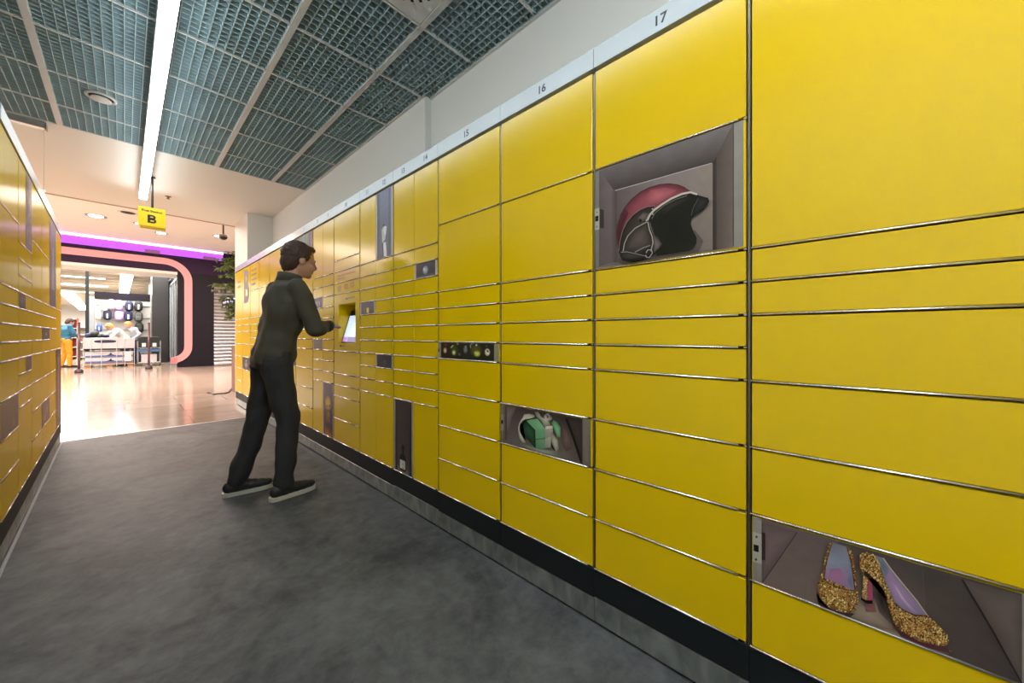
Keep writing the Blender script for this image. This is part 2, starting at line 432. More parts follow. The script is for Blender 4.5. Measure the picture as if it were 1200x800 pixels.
P.line([(312,712),(322,694),(340,692),(344,708),(330,728),(316,728),(312,712)], 4, (176,170,160))
P.line([(300,700),(318,716)], 8, (30,26,24))
for q in ((345,503),(346,527),(316,556)): P.oval(q, 4, 4.5, (214,208,196), (90,84,78), 8)
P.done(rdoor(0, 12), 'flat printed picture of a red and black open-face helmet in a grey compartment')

# --- shoes picture
P = Picture(zm(860, 580, 3.529, RB[-1][2]), 1.5); P.clip = rclip(-1, 0, 2, 4, .008, .0105)
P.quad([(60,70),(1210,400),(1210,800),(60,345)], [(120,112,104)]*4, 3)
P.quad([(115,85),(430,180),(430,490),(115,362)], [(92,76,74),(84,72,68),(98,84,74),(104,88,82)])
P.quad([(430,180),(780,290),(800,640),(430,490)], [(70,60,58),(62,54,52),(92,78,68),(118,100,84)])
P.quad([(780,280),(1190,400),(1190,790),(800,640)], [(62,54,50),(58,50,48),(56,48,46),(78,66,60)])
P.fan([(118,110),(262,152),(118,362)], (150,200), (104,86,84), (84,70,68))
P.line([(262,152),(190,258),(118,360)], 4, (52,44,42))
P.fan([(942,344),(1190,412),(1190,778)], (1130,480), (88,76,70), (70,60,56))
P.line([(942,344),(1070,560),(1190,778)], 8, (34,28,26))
P.fan([(420,478),(500,400),(620,440),(660,560),(560,540)], (560,490), (140,122,104), (104,88,78))
P.fan([(560,545),(700,560),(900,640),(880,680),(700,620)], (740,600), (150,128,100), (98,84,72))
P.fan([(600,320),(640,440),(650,530),(600,480),(575,400)], (610,430), (38,32,30), (84,70,64))
P.fan([(340,400),(352,440),(420,480),(500,486),(480,500),(400,490),(350,450)], (400,476), (92,36,52), (62,44,44))
P.fan([(650,520),(760,600),(880,624),(896,650),(800,630),(690,580)], (780,612), (112,50,66), (74,52,52))
P.fan([(540,440),(580,440),(590,480),(545,478)], (562,455), (128,64,76), (104,84,76))
P.quad([(72,92),(115,104),(115,362),(72,348)], [(122,116,108),(130,124,114),(124,118,108),(112,106,98)], 3)
P.quad([(116,150),(131,154),(131,268),(116,262)], [(44,36,34)]*4, 2)
P.quad([(76,148),(116,158),(116,282),(76,270)], [(150,144,134)]*4, 2)
P.poly([(83,200),(104,205),(104,233),(83,227)], (18,16,16))
for q in ((95,169),(93,262)): P.oval(q, 5, 6, (60,54,50), (70,64,60), 8)
GC = [(196,150,82),(150,104,50),(112,72,30),(228,190,122),(84,54,26),(170,122,62),(205,165,98),(60,38,20)]
ls = [(402,190),(388,215),(378,250),(370,310),(352,352),(347,388),(358,422),(388,452),(430,472),(474,480),(500,472),(512,446),(513,400),(504,330),(496,262),(486,226),(470,208),(462,214),(478,268),(490,330),(494,384),(440,374),(378,344),(374,318),(384,260),(396,220),(410,196)]
inn = [(408,194),(464,212),(482,268),(494,330),(499,388),(440,376),(390,354),(376,334),(380,280),(394,224)]
P.fan(ls[:19], (430,400), (160,120,64), (110,76,36))
P.glitter(ls[:19], 900, GC, 4.2, rnd)
P.quad([(408,190),(466,208),(484,280),(386,276)], [(96,94,102),(104,102,112),(112,118,134),(124,128,144)], 5)
P.quad([(386,276),(484,280),(500,388),(376,338)], [(124,128,144),(112,112,130),(124,92,120),(134,92,126)], 6)
P.fan([(470,330),(486,310),(498,386),(482,386),(468,360)], (482,352), (90,92,112), (112,108,130))
P.fan([(398,300),(440,296),(460,340),(430,352),(392,330)], (425,322), (150,92,118), (130,96,126))
P.line([(496,388),(470,384),(430,374),(392,358),(374,338)], 3.5, (60,30,30))
P.line([(408,192),(396,222),(382,276),(374,336)], 4, (92,66,44))
P.line([(468,210),(484,262),(494,330),(502,388)], 4, (72,40,32))
# second shoe with its heel
P.quad([(546,318),(569,334),(576,432),(546,424)], [(128,58,78),(140,62,86),(150,66,92),(132,58,80)], 3)
hl = [(534,312),(552,322),(550,426),(528,418),(533,370)]
P.fan(hl, (541,380), (190,156,104), (140,106,58)); P.glitter(hl, 90, GC, 3.2, rnd)
P.poly([(526,414),(548,426),(573,426),(573,440),(550,440),(526,424)], (20,16,16))
rs = [(520,246),(530,232),(552,228),(580,240),(598,262),(606,300),(622,344),(642,392),(660,436),(690,462),(740,482),(800,488),(836,520),(870,556),(884,580),(882,604),(862,611),(826,606),(776,594),(722,570),(680,540),(656,506),(644,468),(632,420),(614,376),(588,342),(560,322),(532,308),(520,284)]
P.fan(rs, (690,500), (176,134,74), (112,76,34)); P.glitter(rs, 1700, GC, 4.2, rnd)
ri = [(582,240),(618,252),(650,300),(700,364),(750,424),(796,484),(744,482),(696,460),(664,432),(644,390),(624,340),(608,294),(598,260)]
P.fan(ri, (680,400), (150,112,146), (108,104,124), .6)
P.fan([(590,244),(616,254),(640,300),(628,330),(608,288)], (612,278), (84,92,108), (104,106,122))
P.fan([(640,330),(668,356),(724,440),(760,478),(740,478),(690,420)], (690,410), (170,150,176), (130,102,136))
P.line([(616,250),(650,298),(702,362),(752,422),(798,486)], 4, (176,148,122))
P.line([(798,487),(744,484),(696,462),(662,434)], 3, (66,30,36))
P.fan([(540,300),(575,330),(560,334),(536,318)], (552,318), (26,18,14), (60,40,22))
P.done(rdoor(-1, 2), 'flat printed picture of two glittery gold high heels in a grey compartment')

# --- gift picture
P = Picture(zm(585, 465, 9.409, RB[1][2]), 1.9); P.clip = rclip(1, 0, 4, 6, .0125, .0075)
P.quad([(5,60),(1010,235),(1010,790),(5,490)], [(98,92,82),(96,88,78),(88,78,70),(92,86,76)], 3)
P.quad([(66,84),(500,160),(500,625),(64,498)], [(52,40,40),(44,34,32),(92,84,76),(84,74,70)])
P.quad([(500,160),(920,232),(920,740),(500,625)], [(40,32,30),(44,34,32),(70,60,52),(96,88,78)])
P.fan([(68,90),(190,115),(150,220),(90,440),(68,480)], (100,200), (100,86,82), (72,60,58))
P.quad([(68,96),(88,100),(88,470),(68,480)], [(66,54,52)]*4, 2)
P.fan([(700,300),(760,380),(820,560),(740,600),(690,500)], (745,460), (88,70,64), (64,50,46))
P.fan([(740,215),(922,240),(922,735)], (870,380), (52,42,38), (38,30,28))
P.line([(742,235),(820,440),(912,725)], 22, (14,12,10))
P.fan([(230,500),(410,560),(660,600),(660,660),(500,630),(250,540)], (470,590), (124,126,108), (84,80,70))
P.fan([(240,320),(300,255),(405,362),(408,566),(330,480),(270,420)], (340,380), (40,70,46), (14,26,16))
P.quad([(300,256),(428,236),(512,345),(404,362)], [(84,124,86),(96,138,98),(104,150,108),(92,132,92)], 4)
P.quad([(404,362),(512,345),(512,568),(410,566)], [(86,128,90),(92,136,96),(78,116,82),(72,108,76)], 4)
P.line([(408,464),(512,456)], 7, (34,58,38))
P.fan([(578,270),(600,250),(640,272),(684,335),(682,436),(650,446),(622,380)], (645,350), (104,146,106), (66,100,68))
P.poly([(580,262),(604,250),(590,285)], (24,40,26))
P.quad([(512,342),(596,316),(600,420),(514,460)], [(132,126,112),(150,144,128),(122,116,104),(112,106,94)], 3)
P.quad([(514,460),(580,430),(574,556),(512,560)], [(128,122,108),(140,134,118),(124,118,104),(112,108,96)], 3)
P.fan([(585,380),(655,470),(664,560),(645,598),(634,598),(600,530),(580,470)], (625,500), (150,144,128), (104,98,88))
P.fan([(582,500),(632,596),(600,572),(584,540)], (600,550), (14,12,10), (30,26,22))
P.fan([(285,188),(340,182),(392,196),(402,218),(350,236),(290,246),(262,266),(240,300),(232,340),(244,400),(268,440),(302,498),(284,508),(262,496),(232,452),(220,400),(216,350),(226,296),(250,250),(270,222)], (268,270), (166,160,142), (116,108,96), .8)
P.fan([(400,160),(440,160),(470,215),(510,240),(500,205),(530,180),(556,168),(566,196),(596,228),(588,250),(560,262),(580,310),(530,330),(508,330),(470,260),(420,215)], (520,250), (156,150,134), (92,84,76))
P.fan([(528,190),(552,200),(556,228),(536,232)], (542,214), (52,38,38), (90,78,72))
P.quad([(520,322),(594,312),(600,342),(520,352)], [(170,164,146)]*4, 2)
P.line([(66,84),(65,498)], 5, (44,36,32))
P.line([(922,240),(920,740)], 5, (52,44,38))
P.poly([(12,180),(64,190),(64,372),(12,360)], (118,112,100))
P.poly([(34,250),(54,254),(54,294),(34,290)], (18,14,14))
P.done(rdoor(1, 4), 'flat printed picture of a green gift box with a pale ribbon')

# --- five ornaments
P = Picture(zm(510, 395, 15.0, RB[2][2]), 2.2); P.clip = rclip(2, 0, 8, 9, .0095, .0075)
P.quad([(50,60),(1130,75),(1130,425),(50,360)], [(104,98,78)]*4, 2)
P.quad([(106,70),(1040,80),(1038,420),(106,360)], [(34,26,14),(26,30,18),(24,24,14),(30,24,16)], 4)
P.oval((178,232), 32, 52, (178,146,112), (96,58,30)); P.oval((190,136), 26, 26, (90,46,24), (50,30,16))
P.oval((340,235), 80, 120, (52,60,26), (28,28,14)); P.line([(280,185),(325,140)], 14, (150,160,140)); P.oval((335,270), 34, 48, (170,176,104), (70,76,30)); P.oval((400,115), 24, 24, (122,116,70), (50,48,24))
P.oval((540,215), 42, 76, (92,100,104), (36,36,38)); P.oval((545,165), 14, 20, (150,150,140), (70,70,64)); P.oval((435,300), 26, 30, (92,70,76), (40,34,30))
P.oval((725,225), 112, 125, (70,66,28), (34,32,14)); P.line([(640,190),(625,150),(650,112),(690,104)], 14, (120,124,100)); P.oval((735,138), 18, 20, (220,220,200), (120,116,90)); P.oval((750,290), 60, 58, (160,162,70), (70,70,24)); P.oval((715,270), 14, 22, (220,206,140), (120,110,50))
P.oval((930,262), 48, 66, (196,176,156), (124,100,80)); P.oval((930,250), 22, 26, (44,34,30), (90,76,66)); P.line([(905,238),(955,300)], 10, (210,196,180)); P.oval((915,156), 20, 14, (90,88,74), (40,40,30))
P.poly([(62,90),(100,92),(100,345),(62,342)], (112,106,88)); P.poly([(72,200),(90,200),(90,255),(72,255)], (20,16,12))
P.done(rdoor(2, 8), 'flat printed picture of five round ornaments on black')

def small_picture(idx, lane, r0, r1, label, gain, paint, bg, frame=(150,140,130), fw=.018, door=None):
    """picture drawn in unit coordinates of its own door (u left to right, v bottom to top)"""
    w = W if idx not in (3, 4, 6) else W/2
    a = lane*w; s0, s1 = a + .008, a + w - .008; z0, z1 = ZB + U*r0 + .0056, ZB + U*r1 - .0049
    f = lambda u, v: (s1 + (s0 - s1)*u, z0 + (z1 - z0)*v)
    P = Picture(f, gain); P.clip = (s0, s1, z0, z1)
    fu = fw/(s1 - s0)
    P.quad([(0,0),(1,0),(1,1),(0,1)], [frame]*4, 2)
    P.quad([(fu,0),(1-fu,0),(1-fu,1),(fu,1)], bg, 6)
    paint(P)
    return P.done(rdoor(idx, r0, lane), label)
def egg(P):
    P.quad([(.1,0),(.9,0),(.9,.25),(.1,.25)], [(84,84,80)]*2 + [(50,46,48)]*2)
    P.oval((.5,.48), .13, .34, (150,150,172), (70,74,80)); P.oval((.45,.55), .04, .12, (176,180,190), (140,142,160), 10)
small_picture(3, 0, 13, 14, 'flat printed picture of a single pale egg', 1.8, egg, [(60,52,56),(54,50,46),(60,54,58),(78,66,76)])
def bottle(P):
    P.quad([(.10,0),(.22,.02),(.22,.95),(.10,1)], [(24,20,20),(46,38,36),(46,38,36),(24,20,20)])
    P.quad([(.78,.02),(.92,0),(.92,1),(.78,.95)], [(46,38,36),(16,14,14),(16,14,14),(46,38,36)])
    P.quad([(.2,0),(.8,0),(.8,.07),(.2,.1)], [(92,78,74)]*2 + [(60,50,48)]*2)
    b = [(.34,.03),(.62,.03),(.66,.06),(.66,.19),(.60,.245),(.535,.27),(.53,.36),(.56,.365),(.56,.385),(.43,.385),(.43,.365),(.46,.36),(.455,.27),(.38,.245),(.32,.19),(.32,.06)]
    P.fan(b, (.49,.15), (22,24,18), (10,10,8)); P.quad([(.34,.055),(.62,.055),(.62,.175),(.34,.175)], [(150,148,138),(124,120,112),(120,116,108),(146,142,134)], 3)
    P.line([(.44,.07),(.54,.07)], .01, (80,76,70)); P.oval((.49,.12), .06, .014, (96,90,84), (130,126,118), 10)
small_picture(3, 1, 0, 5, 'flat printed picture of a dark wine bottle', 2.4, bottle, [(56,48,46),(50,42,40),(36,30,30),(44,36,36)], (104,102,96))
def dress(P):
    P.quad([(.08,0),(.25,.03),(.25,.97),(.08,1)], [(70,68,74),(92,90,100),(104,108,122),(84,88,104)])
    P.quad([(.78,.03),(.92,0),(.92,1),(.78,.97)], [(70,68,72),(104,104,110),(120,128,150),(74,84,100)])
    P.poly([(.40,.22),(.58,.26),(.62,.42),(.56,.46),(.46,.46),(.36,.42)], (172,180,176)); P.poly([(.46,.40),(.60,.30),(.66,.44),(.52,.47)], (196,200,190))
    P.poly([(.42,.03),(.62,.01),(.60,.20),(.40,.22)], (70,72,90)); P.poly([(.50,.01),(.68,.0),(.62,.22),(.46,.22)], (200,198,214))
    P.oval((.49,.475), .07, .02, (40,44,50), (80,84,92), 10)
small_picture(4, 0, 15, 20, 'flat printed picture of pale clothing hanging in a tall grey compartment', 1.5, dress, [(96,92,100),(94,92,98),(120,126,146),(112,120,140)], (172,168,176))
def dark7(P):
    P.oval((.35,.35), .16, .22, (34,40,36), (18,18,20)); P.oval((.6,.4), .14, .26, (40,44,40), (18,20,20)); P.line([(.5,.1),(.52,.6)], .03, (60,64,58))
small_picture(4, 0, 7, 8, 'flat printed picture of a very dark compartment', 2.0, dark7, [(30,30,26),(24,26,24),(22,22,26),(30,28,34)], (104,100,92))
def candle(P):
    P.quad([(.45,.08),(.6,.08),(.6,.52),(.45,.52)], [(190,170,60)]*4, 2); P.line([(.525,.52),(.525,.75)], .05, (90,80,70)); P.quad([(.28,.1),(.34,.1),(.34,.6),(.28,.6)], [(96,90,92)]*4, 2)
small_picture(4, 1, 11, 12, 'flat printed picture of a small yellow candle', 1.7, candle, [(74,70,62),(78,70,60),(84,76,84),(84,76,88)], (140,132,124))
def pots(P):
    for x in (.3,.5,.7): P.line([(x,.1),(x,.75)], .09, (170,164,178)); P.oval((x,.2), .08, .12, (150,140,160), (110,100,110), 10)
small_picture(6, 1, 12, 13, 'flat printed picture of three small pale bottles', 1.5, pots, [(90,84,96),(90,84,96),(104,96,116),(108,100,120)], (150,140,150))
def frame_p(P):
    P.line([(.2,.3),(.8,.3),(.8,.7),(.2,.7),(.2,.3)], .06, (120,106,70))
small_picture(6, 1, 8, 9, 'flat printed picture of a brown box', 1.7, frame_p, [(104,92,70),(96,84,62),(104,92,90),(104,92,96)], (130,120,120))
def toddler(P):
    P.quad([(.2,0),(.85,0),(.85,.16),(.2,.2)], [(150,106,50),(130,84,40),(60,40,36),(70,50,40)])
    P.fan([(.2,.2),(.75,.2),(.8,.42),(.7,.55),(.3,.55),(.18,.42)], (.5,.42), (124,92,62), (52,38,54))
    P.oval((.5,.62), .30, .14, (190,156,84), (128,100,60)); P.oval((.42,.56), .07, .025, (60,44,34), (110,86,56), 8); P.oval((.66,.58), .07, .025, (60,44,34), (110,86,56), 8)
    P.oval((.55,.42), .17, .09, (150,108,48), (80,56,44))
small_picture(6, 0, 0, 5, 'flat printed picture of a golden soft toy in a tall compartment', 1.9, toddler, [(60,48,44),(56,46,44),(84,72,88),(92,80,92)], (132,120,128))
def flowers(P):
    for x, c in ((.18,(96,92,160)),(.42,(96,132,110)),(.5,(120,160,120)),(.62,(120,146,116)),(.82,(96,70,84))):
        P.line([(x,.25),(x+.02,.98)], .07, c)
    P.line([(.5,.98),(.6,.6),(.7,.96)], .05, (110,168,120)); P.oval((.4,.3), .25, .2, (110,50,44), (66,52,66)); P.oval((.72,.14), .14, .16, (90,88,130), (96,86,104))
small_picture(7, 0, 16, 20, 'flat printed picture with green stems on a purple-grey ground', 1.25, flowers, [(80,64,100),(84,84,108),(128,112,128),(116,100,116)], (150,140,150), .012)
def navy(P):
    P.oval((.5,.55), .3, .3, (44,48,66), (34,36,48)); P.oval((.35,.3), .12, .16, (60,62,80), (36,38,50)); P.line([(.6,.2),(.62,.8)], .04, (66,68,84))
small_picture(8, 0, 6, 8, 'flat printed dark picture with faint shapes', 1.5, navy, [(34,34,40),(40,38,40),(34,36,50),(36,36,44)], (52,50,48), .01)
small_picture(9, 0, 12, 16, 'flat printed dark navy picture', 1.5, navy, [(44,46,60),(46,48,60),(48,50,70),(44,46,60)], (52,54,68), .01)
def nothing(P): P.oval((.5,.5), .2, .3, (58,56,70), (44,44,54))
small_picture(10, 0, 8, 9, 'flat printed dark blue-grey picture', 1.4, nothing, [(40,42,52)]*4, (54,54,60), .01)
small_picture(10, 0, 2, 4, 'flat printed brownish dark picture', 1.4, nothing, [(58,44,40)]*4, (70,56,50), .01)
def lamp(P): P.line([(.5,.1),(.5,.8)], .14, (166,160,150)); P.oval((.5,.4), .22, .28, (150,144,138), (70,62,62))
small_picture(12, 0, 4, 6, 'flat printed picture of a pale tall object on dark grey', 1.3, lamp, [(54,48,50)]*4, (80,72,60), .01)

# --- lettering on the right bank
def wall_text(idx, s, z, txt, size, m, bold=0, stretch=1.0, parent=None):
    M = Matrix(((-1, 0, 0, s), (0, 0, 1, .0008), (0, 1, 0, z), (0, 0, 0, 1)))
    return text_obj('lettering', txt, size, m, parent or RB[idx][0], M, .0004, bold, stretch)
GB = mat('grey_letter', (.15, .12, .11), .5)
o = wall_text(12, .25, 1.79, 'B', .66, GB, .020, .92, rdoor(12, 12)); o['label'] = 'big dark grey letter B'
def dashes(parent, s0, s1, z, h, m, seed, n=9):
    r = random.Random(seed); bm = NB(); s = s1; 
    while s > s0 + .01:
        l = r.uniform(.012, .035)
        box(bm, max(s - l, s0), s, .0002, .0011, z - h/2, z + h/2); s -= l + .008
    o = obj('lettering', bm, m, parent); return o
d = rdoor(5, 14); dashes(d, .08, .44, ZB+U*14.62, .009, PINKINK, 1); dashes(d, .27, .44, ZB+U*14.36, .009, PINKINK, 2)
d = rdoor(5, 13)
def logo(parent, s, z, w, h, m, seed):
    r = random.Random(seed); bm = NB()
    for i in range(3):
        for j in range(3):
            if (i, j) == (1, 1): continue
            box(bm, s - w/2 + w*i/3 + .002, s - w/2 + w*(i+1)/3 - .003, .0002, .0011, z - h/2 + h*j/3 + .002, z - h/2 + h*(j+1)/3 - .004)
    return obj('emblem', bm, m, parent)
logo(d, .385, ZB+U*13.5, .07, .045, mat('grey_violet_ink', (.42, .33, .30), .5), 1); logo(d, .25, ZB+U*13.55, .075, .045, mat('brick_ink', (.50, .16, .07), .5), 2); logo(d, .14, ZB+U*13.6, .07, .045, MATS['brick_ink'], 3)
d = rdoor(11, 16)
for k, zz in enumerate((19.0, 18.3, 17.6, 16.9)): dashes(d, .14 if k < 3 else .2, .42, ZB+U*zz, .022, GREYINK, 10+k)
bm = NB(); box(bm, .06, .44, .0002, .001, ZB+U*19.62, ZB+U*19.66); obj('printed_line', bm, PINKINK, d)
d = rdoor(13, 12)
for k, zz in enumerate((18.2, 17.4)): dashes(d, .12, .34, ZB+U*zz, .035, PINKINK, 20+k)
bm = NB(); box(bm, .02, .49, .0002, .001, ZB+U*19.62, ZB+U*19.66); obj('printed_line', bm, PINKINK, d)

# --- terminal niche and screen
tt, td, ts = RB[5]
z0, z1 = ZB+U*8+.0052, ZB+U*13-.0045
ny0, ny1 = on_x(416.5, 400, XR)[0] - ts, on_x(397, 400, XR)[0] - ts       # niche from near to far
nz0, nz1 = on_x(400, 401.8, XR)[1], 1.352
bm = NB()
for a, b, c, e in ((.0075, ny0, z0, z1), (ny1, W-.0075, z0, z1), (ny0, ny1, z0, nz0), (ny0, ny1, nz1, z1)): box(bm, a, b, -.018, 0, c, e)
obj('terminal_panel', bm, YEL, tt)
bm = NB()                       # recess walls
for a, b, c, e, f, g in ((ny0-.003, ny0, nz0, nz1, -.125, -.0181), (ny1, ny1+.003, nz0, nz1, -.125, -.0181), (ny0-.003, ny1+.003, nz1, nz1+.003, -.125, -.0181), (ny0-.003, ny1+.003, nz0-.003, nz0, -.125, -.0181), (ny0-.003, ny1+.003, nz0-.003, nz1+.003, -.129, -.125)):
    box(bm, a, b, f, g, c, e)
obj('recess_lining', bm, YEL, tt)
zt_ = nz1 - .055; dt = -.098; db = -.022                 # top and bottom of the tilted screen
def scr(s, v, o): # v 0 bottom..1 top ; o outwards
    p = Vector((0, db + (dt-db)*v, nz0 + .004 + (zt_-nz0-.004)*v)); n = Vector((0, zt_-nz0, -(dt-db))).normalized()
    p = p + n*o; return (s, p.y, p.z)
def sq(bm, s0_, s1_, v0, v1, o0, o1):
    a = [bm.verts.new(scr(s, v, o)) for s, v, o in ((s0_,v0,o0),(s1_,v0,o0),(s1_,v1,o0),(s0_,v1,o0),(s0_,v0,o1),(s1_,v0,o1),(s1_,v1,o1),(s0_,v1,o1))]
    for f in ((0,3,2,1),(4,5,6,7),(0,1,5,4),(1,2,6,5),(2,3,7,6),(3,0,4,7)): bm.faces.new([a[i] for i in f])
bm = NB(); sq(bm, ny0+.001, ny1-.001, 0, 1.04, -.02, 0); so = obj('touch_screen', bm, BLACK, tt)
so['label'] = 'tilted lit touch screen'
def em(name, c, e): return mat(name, c, .3, emit=e)
bm = NB(); sq(bm, ny0+.004, ny1-.016, .03, .86, .0002, .001); obj('display', bm, em('screen_pale', (.55, .68, .95), .95), so)
bm = NB(); sq(bm, ny0+.004, ny1-.016, .03, .18, .0012, .0016); obj('display_bar', bm, em('screen_blue', (.10, .12, .32), .7), so)
bm = NB(); sq(bm, ny1-.11, ny1-.016, .03, .18, .0018, .0022); obj('display_button', bm, em('screen_purple', (.45, .22, .62), .8), so)
bm = NB(); sq(bm, ny0+.03, ny0+.12, .52, .60, .0012, .0016); sq(bm, ny0+.05, ny0+.10, .63, .66, .0012, .0016); obj('display_text', bm, em('screen_mauve', (.42, .28, .50), .7), so)
def disc(bm, s, z, r, o0, o1, n=18):
    a = [bm.verts.new((s+r*math.cos(2*PI*k/n), o0, z+r*math.sin(2*PI*k/n))) for k in range(n)]; b = [bm.verts.new((s+r*math.cos(2*PI*k/n), o1, z+r*math.sin(2*PI*k/n))) for k in range(n)]
    bm.faces.new(a); bm.faces.new(b)
    for k in range(n): bm.faces.new((a[k], a[(k+1) % n], b[(k+1) % n], b[k]))
cs, cz = on_x(406.2, 350, XR); cs -= ts
bm = NB(); disc(bm, cs, cz, .013, 0, .002); q = obj('camera_ring', bm, mat('white_plastic', (.7, .7, .68), .4), tt)
bm = NB(); disc(bm, cs-.003, cz, .009, .002, .004); obj('camera_lens', bm, BLACK, q)
dashes(tt, cs-.15, cs-.03, cz+.004, .006, GREYINK, 31)
cs, cz = on_x(399.3, 405, XR); cs -= ts
bm = NB(); disc(bm, cs, cz, .010, 0, .003); obj('card_reader', bm, BLACK, tt)
dashes(tt, cs-.09, cs-.02, cz+.001, .008, GREYINK, 33)

# --- left bank
A_ = 1.2165
lx = lambda s: -(.2895 + .0157*s) * A_
s_l0 = 2.385*A_; O0 = Vector((lx(2.385), 2.385*A_)); O1 = Vector((lx(4.851), 4.851*A_)); TL = (O1-O0).normalized()
GL = 'yellow parcel locker columns of the left-hand bank'
lspec = [
 (0, full(L16), 'nearest yellow locker column of the left bank, with a wide brown picture below the middle'),
 (1, split(LSP, LSP), 'narrow-doored yellow locker column of the left bank, with a tall mottled picture at the top'),
 (2, full(L16), 'plain yellow locker column without pictures, third along the left bank'),
 (3, full(L16), 'yellow locker column fourth along the left bank, with a mauve picture at mid height and one low down'),
 (4, full([0,2,4,6,8,10,11,12,20]), 'yellow locker column with a tall violet picture filling its top door, fifth along the left bank'),
 (5, full([0,8,12,20]), 'last yellow locker column of the left bank, with a long brown picture in its lower door'),
]
LB = {}
for k, lanes, lab in lspec:
    o_ = O0 + TL*W*k
    t, d = bank_column('parcel_locker_column', lab, GL, (o_.x, o_.y), (TL.x, TL.y), -1, lanes, None, end_far=(k == 5))
    LB[k] = (t, d)
def lpic(k, lane, r0, r1, label, bg, gain, paint=None, frame=(150,130,130), fw=.015):
    w = W/2 if k == 1 else W; a = lane*w; s0, s1 = a+.008, a+w-.008; z0, z1 = ZB+U*r0+.0056, ZB+U*r1-.0049
    P = Picture(lambda u, v: (s0+(s1-s0)*u, z0+(z1-z0)*v), gain*.8); P.sg = -1
    fu = fw/(s1-s0)
    P.quad([(0,0),(1,0),(1,1),(0,1)], [frame]*4, 2); P.quad([(fu,0),(1-fu,0),(1-fu,1),(fu,1)], bg, 6)
    if paint: paint(P)
    P.done(LB[k][1][(lane, r0)], label)
lpic(0, 0, 4, 6, 'flat printed brown compartment picture', [(120,92,84),(104,78,70),(116,92,92),(120,96,96)], 1.2, lambda P: P.fan([(.55,.05),(.8,.1),(.7,.6)], (.68,.25), (150,124,110), (112,86,78)))
def mottle(P):
    r = random.Random(5)
    for i in range(26): P.oval((r.uniform(.25,.75), .1+.85*i/26), .14, .02, (190,160,150), (120,92,84), 8)
lpic(1, 1, 15, 20, 'flat printed tall mottled brown picture, LED reflection painted into its grey lower end', [(130,112,130),(124,104,124),(130,100,84),(134,104,88)], 1.2, mottle)  # violet-grey lower corners paint in a reflection of the LED
lpic(1, 0, 11, 12, 'flat printed small mauve-brown picture', [(110,84,84)]*4, 1.2, pots)
lpic(1, 1, 7, 8, 'flat printed small mauve picture', [(112,82,84)]*4, 1.2)
lpic(3, 0, 9, 10, 'flat printed mauve picture with a pale dot', [(112,84,96)]*4, 1.2, lambda P: P.oval((.5,.5), .12, .2, (200,190,170), (130,104,110), 10))
lpic(3, 0, 2, 4, 'flat printed mauve picture with a pale curved shape', [(150,116,110)]*4, 1.2, lambda P: P.line([(.3,.2),(.45,.5),(.6,.75),(.7,.4)], .08, (196,176,170)))
lpic(4, 0, 12, 20, 'flat printed tall grey-violet picture', [(110,96,110),(104,92,104),(120,100,130),(120,100,130)], 1.2, lambda P: P.quad([(.3,.2),(.7,.2),(.6,.7),(.4,.7)], [(170,160,170)]*4, 3))
lpic(5, 0, 0, 8, 'flat printed long brown compartment picture', [(150,116,92),(130,100,84),(110,82,74),(116,86,78)], 1.2, lambda P: P.quad([(.35,.1),(.6,.1),(.6,.9),(.35,.9)], [(176,140,116)]*4, 3))

# ------------------------------------------------------------------ room shell
Y_END = 4.87 * A_            # edge of the grey vinyl floor
def floor_mat():
    m = bpy.data.materials.new('grey_vinyl'); m.use_nodes = True; nt = m.node_tree; b = nt.nodes['Principled BSDF']
    tc = nt.nodes.new('ShaderNodeTexCoord')
    def noi(sc, det, dist=0, rough=.55):
        n = nt.nodes.new('ShaderNodeTexNoise'); n.inputs['Scale'].default_value = sc; n.inputs['Detail'].default_value = det; n.inputs['Distortion'].default_value = dist; n.inputs['Roughness'].default_value = rough
        nt.links.new(tc.outputs['Object'], n.inputs['Vector']); return n
    a = noi(2.2, 8, .6, .65); c = noi(14, 6, .3, .7)
    mx = nt.nodes.new('ShaderNodeMix'); mx.inputs[0].default_value = .4
    nt.links.new(a.outputs['Fac'], mx.inputs[2]); nt.links.new(c.outputs['Fac'], mx.inputs[3])
    r = nt.nodes.new('ShaderNodeValToRGB'); r.color_ramp.elements[0].position = .38; r.color_ramp.elements[0].color = (.052, .055, .058, 1)
    r.color_ramp.elements[1].position = .62; r.color_ramp.elements[1].color = (.135, .140, .142, 1)
    nt.links.new(mx.outputs[0], r.inputs['Fac']); nt.links.new(r.outputs['Color'], b.inputs['Base Color'])
    b.inputs['Roughness'].default_value = .55; b.inputs['Specular IOR Level'].default_value = .15
    bp = nt.nodes.new('ShaderNodeBump'); bp.inputs['Strength'].default_value = .08; bp.inputs['Distance'].default_value = .01
    nt.links.new(c.outputs['Fac'], bp.inputs['Height']); nt.links.new(bp.outputs['Normal'], b.inputs['Normal'])
    return m
